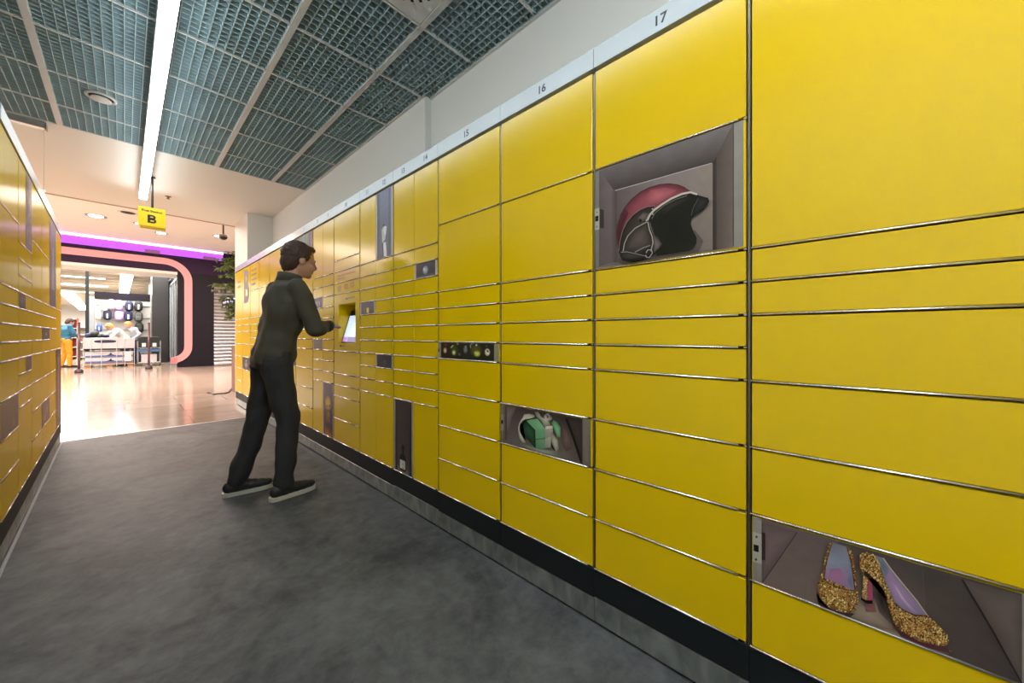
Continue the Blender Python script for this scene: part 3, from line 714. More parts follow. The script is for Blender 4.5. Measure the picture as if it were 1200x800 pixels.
def tile_mat():
    m = bpy.data.materials.new('polished_stone_tiles'); m.use_nodes = True; nt = m.node_tree; b = nt.nodes['Principled BSDF']
    tc = nt.nodes.new('ShaderNodeTexCoord')
    br = nt.nodes.new('ShaderNodeTexBrick'); br.offset = .5; br.inputs['Scale'].default_value = 1.0
    br.inputs['Brick Width'].default_value = 1.2; br.inputs['Row Height'].default_value = .6; br.inputs['Mortar Size'].default_value = .004
    br.inputs['Color1'].default_value = (.47, .36, .29, 1); br.inputs['Color2'].default_value = (.53, .42, .34, 1); br.inputs['Mortar'].default_value = (.22, .15, .11, 1)
    n = nt.nodes.new('ShaderNodeTexNoise'); n.inputs['Scale'].default_value = 3; n.inputs['Detail'].default_value = 6
    nt.links.new(tc.outputs['Object'], br.inputs['Vector']); nt.links.new(tc.outputs['Object'], n.inputs['Vector'])
    mx = nt.nodes.new('ShaderNodeMix'); mx.data_type = 'RGBA'; mx.blend_type = 'MULTIPLY'; mx.inputs[0].default_value = .35
    nt.links.new(br.outputs['Color'], mx.inputs[6]); nt.links.new(n.outputs['Fac'], mx.inputs[7])
    nt.links.new(mx.outputs[2], b.inputs['Base Color'])
    b.inputs['Roughness'].default_value = .13; b.inputs['Specular IOR Level'].default_value = .6
    return m
bm = NB(); box(bm, -1.0, 1.95, -2.6, Y_END, -.05, 0); struct(obj('floor', bm, floor_mat()))
bm = NB(); box(bm, -12, 9, Y_END, 50, -.05, -.0005); fl2 = struct(obj('floor', bm, tile_mat()))
bm = NB(); cbox(bm, -1.0, 1.95, Y_END-.012, Y_END+.012, -.01, .003, .001); struct(obj('trim_1', bm, mat('threshold_steel', (.55, .52, .48), .4, 1.0)))
# thin raised grey line along the foot of the left bank
sa = O0 - TL*3.0; sb = O1; nL = Vector((TL.y, -TL.x))
bm = NB()
q = [sa, sb, sb + nL*.012, sa + nL*.012]
lo = [bm.verts.new((p.x, p.y, .0)) for p in q]; hi = [bm.verts.new((p.x, p.y, .004)) for p in q]
bm.faces.new(hi)
for k in range(4): bm.faces.new((lo[k], lo[(k+1) % 4], hi[(k+1) % 4], hi[k]))
struct(obj('trim_2', bm, mat('thin_grey_strip', (.22, .23, .24), .5)))

bm = NB(); box(bm, 1.79, 1.95, -2.6, 2.62, 0, 3.5); box(bm, 1.73, 1.95, 2.62, 7.223, 0, 3.5)
struct(obj('wall_right', bm, WHITE))
bm = NB(); box(bm, 1.375, 1.95, 7.224, 8.19, 0, 3.5); struct(obj('wall_pillar', bm, WHITE))
bm = NB(); box(bm, -1.15, -1.0, -2.6, 5.85, 0, 3.5); struct(obj('wall_left', bm, WHITE))
bm = NB(); box(bm, -1.15, 1.95, -2.75, -2.6, 0, 3.5); struct(obj('wall_back', bm, mat('back_wall_grey', (.25, .25, .25), .7)))

# open-cell ceiling
YD = 5.53
xs = [-1.0, -.423, .17, .751, 1.328, 1.75]
ys = [5.05 - .6*k for k in range(13)] ; ys = [YD] + ys
bm = NB(); box(bm, -1.05, 1.95, -2.6, YD, 3.32, 3.45); ceil = struct(obj('ceiling', bm, PLEN))
def runner(x0, x1, y0, y1):
    bm = NB(); box(bm, x0, x1, y0, y1, CEIL-.004, CEIL+.04); obj('grid_runner', bm, RUN, ceil)
for x in xs[1:-1]: runner(x-.018, x+.018, -2.2, YD)
runner(1.772, 1.79, -2.2, 2.62); runner(1.712, 1.73, 2.62, YD); runner(-1.0, -.985, -2.2, YD)
for y in ys[1:-1]:
    for a, b in zip(xs[:-1], xs[1:]): runner(a+.018, b-.015, y-.007, y+.007)
k = 0
for j in range(len(ys)-1):
    ya, yb = ys[j+1]+.009, ys[j]-.009
    if yb < .6: continue
    for i in range(5):
        xa, xb = xs[i]+.020, xs[i+1]-.020
        if i == 4: xb = 1.768 if ya < 2.6 else 1.708
        if i == 3 and abs(ys[j] - 2.05) < .01:       # the tile that carries the air diffuser
            continue
        bm = NB()
        nx = max(1, round((xb-xa)/.0485)); ny = max(1, round((yb-ya)/.0485))
        for a in range(nx+1):
            x = xa + (xb-xa)*a/nx; box(bm, x-.0022, x+.0022, ya, yb, CEIL+.003, CEIL+.045)
        for a in range(ny+1):
            y = ya + (yb-ya)*a/ny; box(bm, xa, xb, y-.0022, y+.0022, CEIL+.003, CEIL+.045)
        obj('louvre_panel', bm, LOUV, ceil, fix=False)
# plain white ceiling beyond the grid, and the bulkhead edge
bm = NB(); box(bm, -6, 1.95, YD+.004, 8.30, CEIL, 3.5); struct(obj('ceiling', bm, WHITE))
bm = NB(); box(bm, -6, 1.95, 8.302, 8.36, CEIL-.004, 4.3); struct(obj('trim_3', bm, mat('brown_edge', (.40, .27, .19), .5)))
bm = NB(); box(bm, -12, 9, 8.36, 16.75, 4.10, 4.3); struct(obj('ceiling', bm, WHITE))
bm = NB(); box(bm, -12.1, -12.0, 6, 50, 0, 4.3); struct(obj('wall_mall_left', bm, mat('mall_wall_grey', (.10, .09, .09), .6)))
bm = NB(); box(bm, 9.0, 9.1, 6, 17, 0, 4.3); struct(obj('wall_mall_right', bm, MATS['mall_wall_grey']))

# ceiling fittings
def air_vent(x, y, r):
    t = thing('ceiling_air_valve', 'round white air valve set in the grey ceiling grid left of the strip light', 'air vent', (x, y, CEIL))
    bm = NB(); ring_lathe(bm, (0, 0, 0), [(r*.80, .02), (r, .004), (r, -.004), (r*.86, -.012), (r*.78, -.006), (r*.76, .02)]); obj('rim', bm, RUN, t, True)
    bm = NB(); ring_lathe(bm, (0, 0, 0), [(r*.05, -.004), (r*.62, -.012), (r*.66, -.018), (r*.60, -.022), (r*.05, -.024)]); obj('disc', bm, RUN, t, True)
    bm = NB(); ring_lathe(bm, (0, 0, 0), [(r*.78, .0), (r*.78, .03), (.01, .03), (.01, .0)]); obj('dark_throat', bm, DARK, t)
vx, vy = on_z(118.6, 115.8, CEIL-.01); air_vent(vx, vy, .095)
t = thing('ceiling_air_diffuser', 'square white ceiling plate with radial air slots, at the photo top edge', 'air diffuser', (1.04, 1.75, CEIL))
bm = NB(); cbox(bm, -.27, .268, -.29, .29, -.001, .012, .002); obj('plate', bm, RUN, t)
for k in range(28):
    a = 2*PI*k/28; bm = NB()
    ca, sa_ = math.cos(a), math.sin(a)
    pts = [(ca*.13 - sa_*.006, sa_*.13 + ca*.006), (ca*.235 - sa_*.009, sa_*.235 + ca*.009), (ca*.235 + sa_*.009, sa_*.235 - ca*.009), (ca*.13 + sa_*.006, sa_*.13 - ca*.006)]
    prism(bm, pts, lambda u, v, w_: (u, v, w_), -.0025, -.0012); obj('slot', bm, DARK, t)
# suspended strip light
LX = .174; LZ = 3.0; y_end = 7.14
STR = mat('strip_diffuser', (1, 1, 1), .5, emit=16.5, ecol=(.84, .94, 1.0))
STR2 = mat('strip_diffuser_bright', (1, 1, 1), .5, emit=76, ecol=(.90, .96, 1.0))
def strip(ya, yb, label, STR):
    t = thing('linear_strip_light', label, 'strip light', (LX, (ya+yb)/2, LZ)); h = (yb-ya)/2
    bm = NB(); cbox(bm, -.042, .042, -h, h, .008, .07, .003); obj('housing', bm, RUN, t)
    bm = NB(); cbox(bm, -.038, .038, -h+.02, h-.02, -.03, .008, .004); obj('diffuser', bm, STR, t)
    for u in (-.9, -.3, .3, .9):
        bm = NB(); tube(bm, [(0, u*h, .07), (0, u*h, CEIL-LZ)], .004, 6); obj('suspension_rod', bm, RUN, t)
strip(.12, y_end, 'long bright white strip light suspended along the ceiling of the locker room', STR)
strip(-2.4, .08, 'second white strip light in line with the long one, nearer the camera, above the photo', STR2)
# hanging station sign
sy = 6.49; sx0, sz0 = on_y(161.5, 240.5, sy); sx1, _ = on_y(194, 247, sy); sxc = (sx0+sx1)/2; sw = sx1-sx0
szt = on_y(177, 243.5, sy)[1]; szb = on_y(177, 268.5, sy)[1]; sh = szt-szb
t = thing('hanging_sign', 'small yellow sign with a black letter B hanging from a dark ceiling rod', 'sign', (sxc, sy, szt))
bm = NB(); cbox(bm, -sw/2, sw/2, -.012, .012, -sh*.88, 0, .002); bd = obj('sign_board', bm, mat('sign_yellow_glow', (.95, .72, .0), .45, emit=.28, ecol=(1, .70, 0)), t)  # unlit board; the emission is added to brighten its yellow
bm = NB(); cbox(bm, -sw/2+.02, sw/2, -.009, .009, -sh, -sh*.88, .002); obj('lower_strip', bm, mat('sign_orange', (.72, .42, .01), .5), t)
bm = NB(); tube(bm, [(.004, 0, 0), (.004, 0, .12), (.004, 0, CEIL-szt)], [.011, .011, .009], 10); obj('rod', bm, BLACK, t)
bm = NB(); ring_lathe(bm, (.004, 0, CEIL-szt), [(.03, -.012), (.03, 0)], 16); obj('ceiling_rose', bm, BLACK, t)
Mx = Matrix(((1, 0, 0, .0), (0, 0, -1, -.0126), (0, 1, 0, -sh*.53), (0, 0, 0, 1)))
bm = NB(); bh = sh*.38; bw = bh*.78; z0_ = -sh*.72; x0_ = -bw/2; sk = bh*.235
fS = lambda u, v, w_: (x0_ + u, w_, z0_ + v)
box(bm, x0_, x0_+sk, -.0150, -.0121, z0_, z0_+bh)
for (v0, v1, r_) in ((0, bh*.55, bw), (bh*.45, bh, bw*.93)):
    hh = (v1-v0)/2 - sk*.42; rr_ = hh; cx = r_ - rr_ - sk*.45; vc = (v0+v1)/2
    band(bm, [(sk*.5, vc-hh), (cx, vc-hh)] + [(cx+rr_*math.sin(a), vc-rr_*math.cos(a)) for a in [PI*q/12 for q in range(1, 12)]] + [(cx, vc+hh), (sk*.5, vc+hh)], sk*.84, fS, -.0152, -.0122)
obj('lettering', bm, INK, bd)
Mx = Matrix(((1, 0, 0, .0), (0, 0, -1, -.0126), (0, 1, 0, -sh*.17), (0, 0, 0, 1)))
text_obj('lettering', 'Post Station', sh*.14, INK, bd, Mx, .0008, .0012)
# roller housing at the end of the ceiling grid, and a made-up cord standing in for a thin bright line
x0, _ = on_y(8, 135, 5.5); x1, zc = on_y(52, 145, 5.5)
t = thing('roller_housing', 'long grey metal roller housing fixed where the ceiling grid ends, at the far left', 'roller blind housing', ((x0+x1)/2, 5.60, CEIL))
bm = NB(); cbox(bm, -.32, (x1-x0)/2, -.04, .04, -.055, -.001, .008); obj('housing', bm, mat('alu', (.42, .40, .38), .35, .6), t)
bm = NB(); cbox(bm, (x1-x0)/2, (x1-x0)/2+.006, -.045, .045, -.06, -.001, .004); obj('end_cap', bm, mat('alu_dark', (.2, .19, .18), .4), t)
cx, _ = on_y(50, 150, 5.62); cz1 = on_y(49, 221, 5.62)[1]
t = thing('made_up_cord', 'thin made-up cord over the left bank, its glowing bead standing in for a bright spot', 'cord', (cx, 5.70, cz1))
bm = NB(); tube(bm, [(0, 0, 0), (.003, 0, .5), (0, 0, CEIL-cz1)], .0022, 6); obj('cord', bm, mat('cord_white', (.8, .72, .62), .5), t)
bm = NB(); ell(bm, (0, 0, 0), (.010, .010, .016), 10, 8); obj('bead', bm, mat('bead', (.9, .85, .75), .3, emit=.5), t, True)  # bead is no lamp; its emission imitates a bright spot

# downlights and small fittings of the mall ceiling and the soffit
LAMPW = mat('downlight_lens', (1, 1, 1), .4, emit=18, ecol=(1, .90, .78))
def downlight(px, py, label, r=.13, z=4.10):
    x, y = on_z(px, py, z)
    t = thing('recessed_downlight', label, 'downlight', (x, y, z), 0, 'recessed downlights of the mall ceiling')
    bm = NB(); ring_lathe(bm, (0, 0, 0), [(r*.8, -.002), (r, -.004), (r*1.15, -.010), (r*1.2, .0)], 24); obj('trim_ring', bm, mat('lamp_ring', (.35, .32, .30), .3, .7), t, True)
    bm = NB(); ring_lathe(bm, (0, 0, 0), [(.01, -.012), (r*.8, -.010), (r*.82, -.001)], 24); obj('lens', bm, LAMPW, t, True)
downlight(112.5, 253, 'bright round downlight in the mall ceiling, left of the hanging B sign', .16)
downlight(164.5, 262, 'bright round downlight seen right at the lower left corner of the hanging B sign', .12)
downlight(189, 273, 'bright round downlight below the lower right corner of the hanging B sign', .12)
downlight(256, 276.5, 'bright round downlight beside the small dome camera, above the plant', .12)
x, y = on_z(150, 249, 4.10)
t = thing('ceiling_speaker', 'dark round recessed opening in the mall ceiling just left of the hanging B sign', 'ceiling speaker', (x, y, 4.10))
bm = NB(); ring_lathe(bm, (0, 0, 0), [(.13, -.004), (.18, -.008), (.19, 0)], 24); obj('rim', bm, RUN, t, True)
bm = NB(); ring_lathe(bm, (0, 0, 0), [(.01, -.006), (.13, -.005), (.13, 0)], 24); obj('dark_mesh', bm, DARK, t)
x, y = on_z(197, 230, CEIL)
t = thing('sprinkler_head', 'small brass sprinkler head on the white ceiling right of the hanging sign', 'sprinkler', (x, y, CEIL))
bm = NB(); ring_lathe(bm, (0, 0, 0), [(.012, -.03), (.014, -.012), (.035, -.006), (.036, 0)], 16); obj('body', bm, mat('brass', (.35, .22, .12), .4, .8), t, True)
bm = NB(); ring_lathe(bm, (0, 0, 0), [(.022, -.038), (.022, -.035), (.004, -.034), (.004, -.028)], 16); obj('deflector', bm, MATS['brass'], t)
cy_ = 8.9; cx_, ctop = on_y(261.5, 262, cy_); _, cbot = on_y(261.5, 280, cy_)
t = thing('dome_camera', 'small dark dome camera hanging on a short stem from the mall ceiling above the plant', 'security camera', (cx_, cy_, cbot))
bm = NB(); tube(bm, [(0, 0, .06), (0, 0, 4.10-cbot)], .018, 10); obj('stem', bm, mat('stem_brown', (.16, .10, .08), .4), t)
bm = NB(); ring_lathe(bm, (0, 0, 0), [(.03, .09), (.07, .07), (.075, .04), (.07, .035)][::-1], 20); obj('hood', bm, mat('hood_grey', (.30, .27, .26), .35), t, True)
bm = NB(); ell(bm, (0, 0, .035), (.066, .066, .055), 18, 10); obj('dome', bm, mat('dome_smoke', (.02, .02, .02), .12), t, True)

# ------------------------------------------------------------------ shopfront
YS = 16.8
DP = mat('aubergine_cladding', (.022, .005, .034), .55, spec=.25)
DG = mat('charcoal_cladding', (.010, .008, .013), .55, spec=.2)
PINK = mat('pink_neon', (.32, .12, .11), .5, emit=.62, ecol=(1.0, .40, .37))
PURP = mat('violet_led_glow', (.20, .05, .4), .5, emit=.95, ecol=(.56, .10, .92))
LEDW = mat('violet_led_core', (1, .8, 1), .4, emit=8, ecol=(.78, .50, 1.0))
fY = lambda u, v, w_: (u, w_, v)
xo, _ = on_y(208, 400, YS); _, zo = on_y(208, 318.5, YS); xsh, _ = on_y(250.8, 400, YS); _, zsh = on_y(251, 335, YS)
_, zled0 = on_y(200, 299.0, YS); _, zled1 = on_y(200, 287.5, YS)
ztop = zled0
t = thing('shop_facade', 'dark aubergine shop front with a rounded pink light band around its wide opening', 'shop front', (xo, YS, 0))
loc = lambda p: (p[0]-xo, p[1]-YS, p[2])
def part(name, m, fn, smooth=False, par=None, ox=None):
    bm = NB(); fn(bm); bmesh.ops.translate(bm, verts=bm.verts, vec=(-xo, -YS, 0)); return obj(name, bm, m, par or t, smooth)
part('fascia', DP, lambda b: box(b, -11.9, 8.9, YS, YS+.3, zo, 4.09))
part('side_cladding', DG, lambda b: (box(b, xo, xsh, YS, YS+.3, 0, zo), box(b, xsh, 8.9, YS, YS+.3, zsh, zo), box(b, xsh+3.4, 8.9, YS, YS+.3, 0, zsh)))
part('soffit_frame', WHITE, lambda b: box(b, -8.9, xo, YS+.02, YS+1.2, zo-.09, zo+.001))
# pink band
_, zp = on_y(205, 307.2, YS); xp, _ = on_y(220.6, 380, YS); _, zpb = on_y(209, 422.0, YS); R_ = .62
path = [(-8.5, zp), (xp-R_, zp)] + [(xp-R_+R_*math.sin(a), zp-R_+R_*math.cos(a)) for a in [PI/2*k/10 for k in range(1, 10)]] + [(xp, zp-R_), (xp, zpb+.5)]
path += [(xp-.45+.45*math.cos(a), zpb+.45-.45*math.sin(a)) for a in [PI/2*k/8 for k in range(1, 9)]] + [(xo+.002, zpb)]
part('pink_light_band', PINK, lambda b: band(b, path, .205, fY, YS-.05, YS+.001))
# violet LED cove over it
part('led_cove', PURP, lambda b: box(b, -8.9, xsh+.25, YS-.06, YS-.001, zled0, zled1-.05))
part('led_strip', LEDW, lambda b: box(b, -8.9, xsh+.25, YS-.09, YS-.061, zled1-.09, zled1-.03))
for u in (-1.9, .45, 1.9):
    part('led_bracket', mat('bracket_violet', (.3, .12, .4), .4), lambda b: box(b, u, u+.35, YS-.10, YS-.061, zled0-.02, zled0+.09))
# roller shutter right of the opening
t2 = thing('roller_shutter', 'closed ribbed metal roller shutter at the right of the shop front, behind the plant', 'roller shutter', (xsh, YS, 0))
SHM = mat('shutter_metal', (.40, .40, .42), .34, .9)
bm = NB(); z = .03
while z < zsh-.02:
    pr = [(0, 0), (-.03, .02), (-.045, .06), (-.03, .10), (0, .12)]
    va = [bm.verts.new((.0, .06+a, z+b)) for a, b in pr]; vb = [bm.verts.new((3.4, .06+a, z+b)) for a, b in pr]
    for k in range(4): bm.faces.new((va[k], va[k+1], vb[k+1], vb[k]))
    z += .125
obj('shutter_curtain', bm, SHM, t2)
bm = NB(); box(bm, 0, 3.4, .07, .12, 0, zsh); obj('backing', bm, DG, t2)
bm = NB(); cbox(bm, 0, 3.4, -.01, .07, 0, .05, .004); obj('bottom_rail', bm, STEEL, t2)
xa, za = on_y(260, 361, YS); xb, zb = on_y(284, 349, YS)
t3 = thing('lit_notice', 'pale violet lit notice on the roller shutter, behind the plant', 'lit sign', (xa, YS-.06, za))
bm = NB(); cbox(bm, 0, xb-xa, -.04, .0, 0, zb-za, .004); obj('case', bm, DG, t3)
bm = NB(); box(bm, .02, xb-xa-.02, -.044, -.0405, .02, zb-za-.02); obj('lit_face', bm, mat('lit_lilac', (.6, .55, .9), .4, emit=1.2, ecol=(.55, .48, 1.0)), t3)

# ------------------------------------------------------------------ shop interior
SW = mat('shop_white', (.85, .83, .78), .5)
bm = NB(); box(bm, -12, xo+.3, 50, 50.1, 0, 4.2); struct(obj('wall_shop_back', bm, SW))
bm = NB(); box(bm, -12, 3.2, YS+1.2, 50, 3.75, 3.9); struct(obj('ceiling', bm, mat('shop_ceiling_grey', (.34, .30, .26), .7)))
yb = 20.35
bx0, bt = on_y(178.5, 327, yb); bx1, _ = on_y(197.5, 327, yb)
bm = NB(); box(bm, bx0, bx1, yb, yb+3.5, 0, bt+.25); t = tag(obj('partition_block', bm, mat('matt_black_wall', (.016, .015, .016), .5)), 'matt black wall block inside the shop, right of the backpacks', 'partition')
gx0 = on_y(208, 400, 17.12)[0] + .02
t = thing('entrance_door_leaf', 'tall metal and dark glass door leaf at the right side of the shop opening', 'door', (gx0, 17.14, 0))
wd = 3.1; ht = zo-.12
bm = NB()
for u in (0, 1.0, 2.05, 3.05): box(bm, -.03, .03, u, u+.05, 0, ht)
box(bm, -.03, .03, 0, wd, 0, .22); box(bm, -.03, .03, 0, wd, ht-.08, ht); obj('frame', bm, mat('door_metal', (.42, .46, .48), .3, .7), t)
bm = NB(); box(bm, -.008, .008, .05, wd-.05, .22, ht-.08); obj('glass', bm, mat('dark_glass', (.16, .20, .22), .08), t)
bm = NB(); box(bm, gx0+.06, gx0+.16, 17.12, 50, 0, 3.75); struct(obj('wall_shop_side', bm, DG))
# column + post + backpack wall
yw = 21.0
gx, gt = on_y(101, 347, 20.3); gx2, _ = on_y(110.5, 347, 20.3)
bm = NB(); cbox(bm, gx, gx2, 20.3, 20.6, 0, gt, .01); tag(obj('grey_column', bm, mat('column_grey', (.30, .33, .35), .5)), 'square grey column in the shop left of the backpack wall', 'column')
px_, pt = on_y(102.2, 320, 19.8)
bm = NB(); tube(bm, [(px_, 19.8, 0), (px_, 19.8, 3.74)], .045, 12); tag(obj('steel_post', bm, mat('post_dark', (.03, .035, .035), .8, spec=.1)), 'thin dark post reaching the shop ceiling, in front of the grey column', 'post')
wx0, wz1 = on_y(110.5, 350, yw); wx1, _ = on_y(176, 350, yw)
t = thing('display_wall', 'white pegboard display wall with a dark header, hung with backpacks', 'display wall', ((wx0+wx1)/2, yw, 0))
ww = wx1-wx0
bm = NB(); box(bm, -ww/2, ww/2, .02, .10, 0, wz1); obj('back_panel', bm, mat('pegboard_white', (.62, .60, .55), .6, emit=.0), t)
bm = NB(); box(bm, -ww/2, ww/2, -.02, .12, wz1, wz1+.28); obj('header', bm, DG, t)
for i in range(5):
    z = .35 + .48*i; bm = NB(); box(bm, -ww/2, ww/2, -.28 if i < 2 else -.03, .02, z, z+.02); obj('shelf' if i < 2 else 'rail', bm, mat('shelf_grey', (.25, .25, .25), .5), t)
BPC = {'navy': mat('navy_nylon', (.018, .022, .07), .7), 'black': mat('black_nylon', (.018, .02, .022), .7), 'lilac': mat('lilac_nylon', (.50, .36, .68), .7),
       'pink': mat('pink_nylon', (.75, .52, .58), .7), 'white': mat('pale_nylon', (.72, .68, .60), .7), 'grey': mat('grey_nylon', (.07, .08, .08), .7), 'blue': mat('blue_nylon', (.05, .10, .45), .7), 'label': mat('label_white', (.8, .8, .82), .5)}
def backpack(px, py, c, label, lab=True, wpx=10.5, hpx=12.0, yy=None):
    y = yy or yw-.22; x, z = on_y(px, py, y); x2, _ = on_y(px+wpx, py, y); w = x2-x; _, z2 = on_y(px, py-hpx, y); h = z2-z
    t = thing('backpack', label, 'backpack', (x, y, z-h/2), 0, 'backpacks on the display wall')
    bm = NB(); ell(bm, (0, 0, h*.48), (w*.48, .13, h*.48), 20, 12, e=.6); obj('bag_body', bm, BPC[c], t, True)
    bm = NB(); ell(bm, (0, -.10, h*.30), (w*.36, .07, h*.24), 16, 10, e=.6); p = obj('front_pocket', bm, BPC[c], t, True)
    bm = NB(); tube(bm, [(-.05, 0, h*.93), (-.04, 0, h*1.02), (.04, 0, h*1.02), (.05, 0, h*.93)], .012, 6); obj('carry_handle', bm, BPC[c], t)
    for s in (-1, 1):
        bm = NB(); tube(bm, [(s*w*.2, .10, h*.9), (s*w*.3, .145, h*.5), (s*w*.25, .10, h*.1)], .016, 6); obj('strap', bm, BPC[c], t)
    if lab:
        bm = NB(); cbox(bm, -w*.10, w*.08, -.185, -.165, h*.16, h*.62, .004); obj('hang_tag', bm, BPC['label'], t)
backpack(122, 359, 'white', 'pale cream backpack at the upper left of the display wall', False)
backpack(130.5, 357, 'pink', 'pale pink backpack in the top row of the display wall', False)
backpack(139.5, 358, 'lilac', 'lilac backpack in the top row of the display wall', False)
backpack(151.3, 358.5, 'navy', 'navy backpack with a white tag in the top row of the display wall')
backpack(162.3, 358.5, 'black', 'black backpack with a white tag at the right end of the top row')
backpack(126, 368.8, 'navy', 'navy backpack with a white tag hanging left in the second row')
backpack(139.5, 369.5, 'lilac', 'lilac backpack in the second row of the display wall', False, 11.5)
backpack(150.4, 370, 'navy', 'navy backpack with a white tag in the second row, under another navy one')
backpack(162.3, 370.8, 'grey', 'grey-black backpack at the right end of the second row', False)
backpack(163.2, 383.6, 'black', 'black backpack hanging lowest at the right of the display wall', False)
backpack(116.5, 384, 'blue', 'bright blue backpack standing behind the left end of the carton bin', True, 7.5, 9.5, 19.75)
backpack(115, 369, 'white', 'pale backpack at the left edge of the display wall, second row', False, 9)

# big carton bin on a pallet
yb0 = 18.78
cx0, _ = on_y(97.5, 430, yb0); cx1, _ = on_y(157.5, 430, yb0); cw = cx1-cx0; _, chh = on_y(127, 395, yb0)
CARD = mat('carton_pale', (.58, .56, .60), .6, var=.08, vscale=2)
t = thing('carton_bin', 'large pale printed carton display bin on a wooden pallet inside a wire frame', 'display bin', ((cx0+cx1)/2, yb0+.45, 0))
bm = NB(); cbox(bm, -cw/2, cw/2, -.44, .44, chh*.62, chh*.965, .006); obj('upper_tray', bm, CARD, t)
bm = NB(); box(bm, -cw/2+.05, cw/2-.05, -.40, .40, chh*.965, chh*.967); obj('tray_inside', bm, DARK, t)
for i, z in enumerate((.14, .34)):
    for k in range(2):
        a, b = (-cw/2+.03, cw*.26) if k == 0 else (cw*.27, cw/2-.03)
        bm = NB(); cbox(bm, a, b, -.42, .42, z*1.0, z+.19, .006); bxx = obj('carton', bm, CARD, t)
        bm = NB(); box(bm, a+.01, b-.01, -.425, -.419, z+.01, z+.07); obj('printed_stripe', bm, mat('carton_blue', (.10, .14, .38), .5), bxx)
        if k == 0:
            bm = NB(); prism(bm, [(-.1, z+.05), (.16, z+.06), (.05, z+.10), (.03, z+.17), (-.01, z+.10)], lambda u, v, w_: (u, w_, v), -.427, -.424); obj('printed_mark', bm, MATS['navy_nylon'], bxx)
bm = NB(); box(bm, -cw/2, cw/2, -.45, .45, chh*.58, chh*.61); obj('divider_shelf', bm, DG, t)
bm = NB()
for s in (-1, 0, 1): box(bm, s*(cw/2-.1)-.07, s*(cw/2-.1)+.07, -.42, .42, .0, .09)
box(bm, -cw/2+.03, cw/2-.03, -.43, .43, .09, .13); obj('pallet', bm, mat('pallet_wood', (.42, .23, .10), .7), t)
bm = NB()
for u in [-.5, -.36, -.16, .14, .30, .5]: tube(bm, [(u*cw, -.46, .02), (u*cw, -.46, chh*.98)], .009, 6)
for z in (.1, chh*.5, chh*.97): tube(bm, [(-cw/2, -.46, z), (cw/2, -.46, z)], .009, 6)
obj('wire_frame', bm, mat('wire_white', (.75, .75, .75), .35, .5), t)
bm = NB(); ell(bm, (-.10, -.443, chh*.86), (.26, .008, .05), 20, 6, e=.7); obj('printed_logo', bm, MATS['navy_nylon'], t)
bm = NB(); cbox(bm, cw*.30, cw*.44, -.475, -.465, .18, .52, .003); sg_ = obj('price_sign', bm, mat('sign_greyish', (.62, .60, .66), .5), t)
for i, (u, h, c, lab) in enumerate(((-.40, .16, 'navy', 'folded navy garment heaped at the left end in the carton bin'), (-.30, .22, 'black', 'black garment heaped beside the navy one in the carton bin'), (-.20, .14, 'grey', 'grey garment heaped in the middle left of the carton bin'), (-.10, .12, 'navy', 'navy garment heaped near the middle of the carton bin'))):
    bm = NB(); ell(bm, (0, 0, h*.55), (.105, .22, h*.5), 14, 8, e=.8)
    for v in bm.verts: v.co += v.co.normalized() * noise.noise(v.co*9 + Vector((i*3, 0, 0)))*.05
    g = obj('folded_garment', bm, BPC[c], None, True); g.location = ((cx0+cx1)/2 + u*cw, yb0+.4, chh*.965+.01); tag(g, lab, 'garment', 'garments in the carton bin')

# trolley rack to the right of it
yr = 18.6; rx0, _ = on_y(161.5, 428, yr); rx1, _ = on_y(188, 428, yr); rw = rx1-rx0; _, rz = on_y(175, 394, yr)
t = thing('rolling_rack', 'silver wheeled rack with a blue lower shelf, right of the carton bin', 'rack', ((rx0+rx1)/2, yr+.25, 0))
for sx in (-1, 1):
    for sy_ in (-1, 1):
        bm = NB(); tube(bm, [(sx*rw/2, sy_*.25, .08), (sx*rw/2, sy_*.25, rz*.85)], .018, 8); L_ = obj('leg', bm, STEEL, t)
        bm = NB(); tube(bm, [(sx*rw/2-.015, sy_*.25, .045), (sx*rw/2+.015, sy_*.25, .045)], .045, 12); obj('wheel', bm, BLACK, L_)
bm = NB(); cbox(bm, -rw/2, rw/2, -.27, .27, rz*.48, rz*.56, .004); obj('blue_shelf', bm, mat('rack_blue', (.06, .16, .36), .4), t)
bm = NB(); cbox(bm, -rw/2, rw/2, -.25, .25, .10, .13, .004); obj('bottom_shelf', bm, STEEL, t)
bm = NB(); box(bm, -rw/2, rw/2, -.26, .26, rz*.60, rz*.62); obj('top_shelf', bm, STEEL, t)
for k, (s, lab) in enumerate(((-1, 'left black fabric crate with a white tag on the silver wheeled rack'), (1, 'right black fabric crate with a white tag on the silver wheeled rack'))):
    c_ = thing('fabric_crate', lab, 'crate', ((rx0+rx1)/2 + s*rw*.235, yr+.25, rz*.62), 0, 'black crates on the wheeled rack')
    bm = NB(); cbox(bm, -rw*.22, rw*.22, -.2, .2, .001, rz*.36, .01); obj('crate_body', bm, BPC['black'], c_)
    bm = NB(); box(bm, -.05, .05, -.206, -.2, .03, .16); obj('tag', bm, BPC['label'], c_)
    bm = NB(); tube(bm, [(-.12, -.2, rz*.33), (-.08, -.23, rz*.36), (.08, -.23, rz*.36), (.12, -.2, rz*.33)], .012, 6); obj('handle', bm, BPC['grey'], c_)
bm = NB(); cbox(bm, -.2, .2, -.18, .18, 0, .28, .01); g = obj('pale_carton', bm, CARD); g.location = ((rx0+rx1)/2, yr+.24, .131); tag(g, 'small pale carton on the bottom shelf of the silver wheeled rack', 'carton')

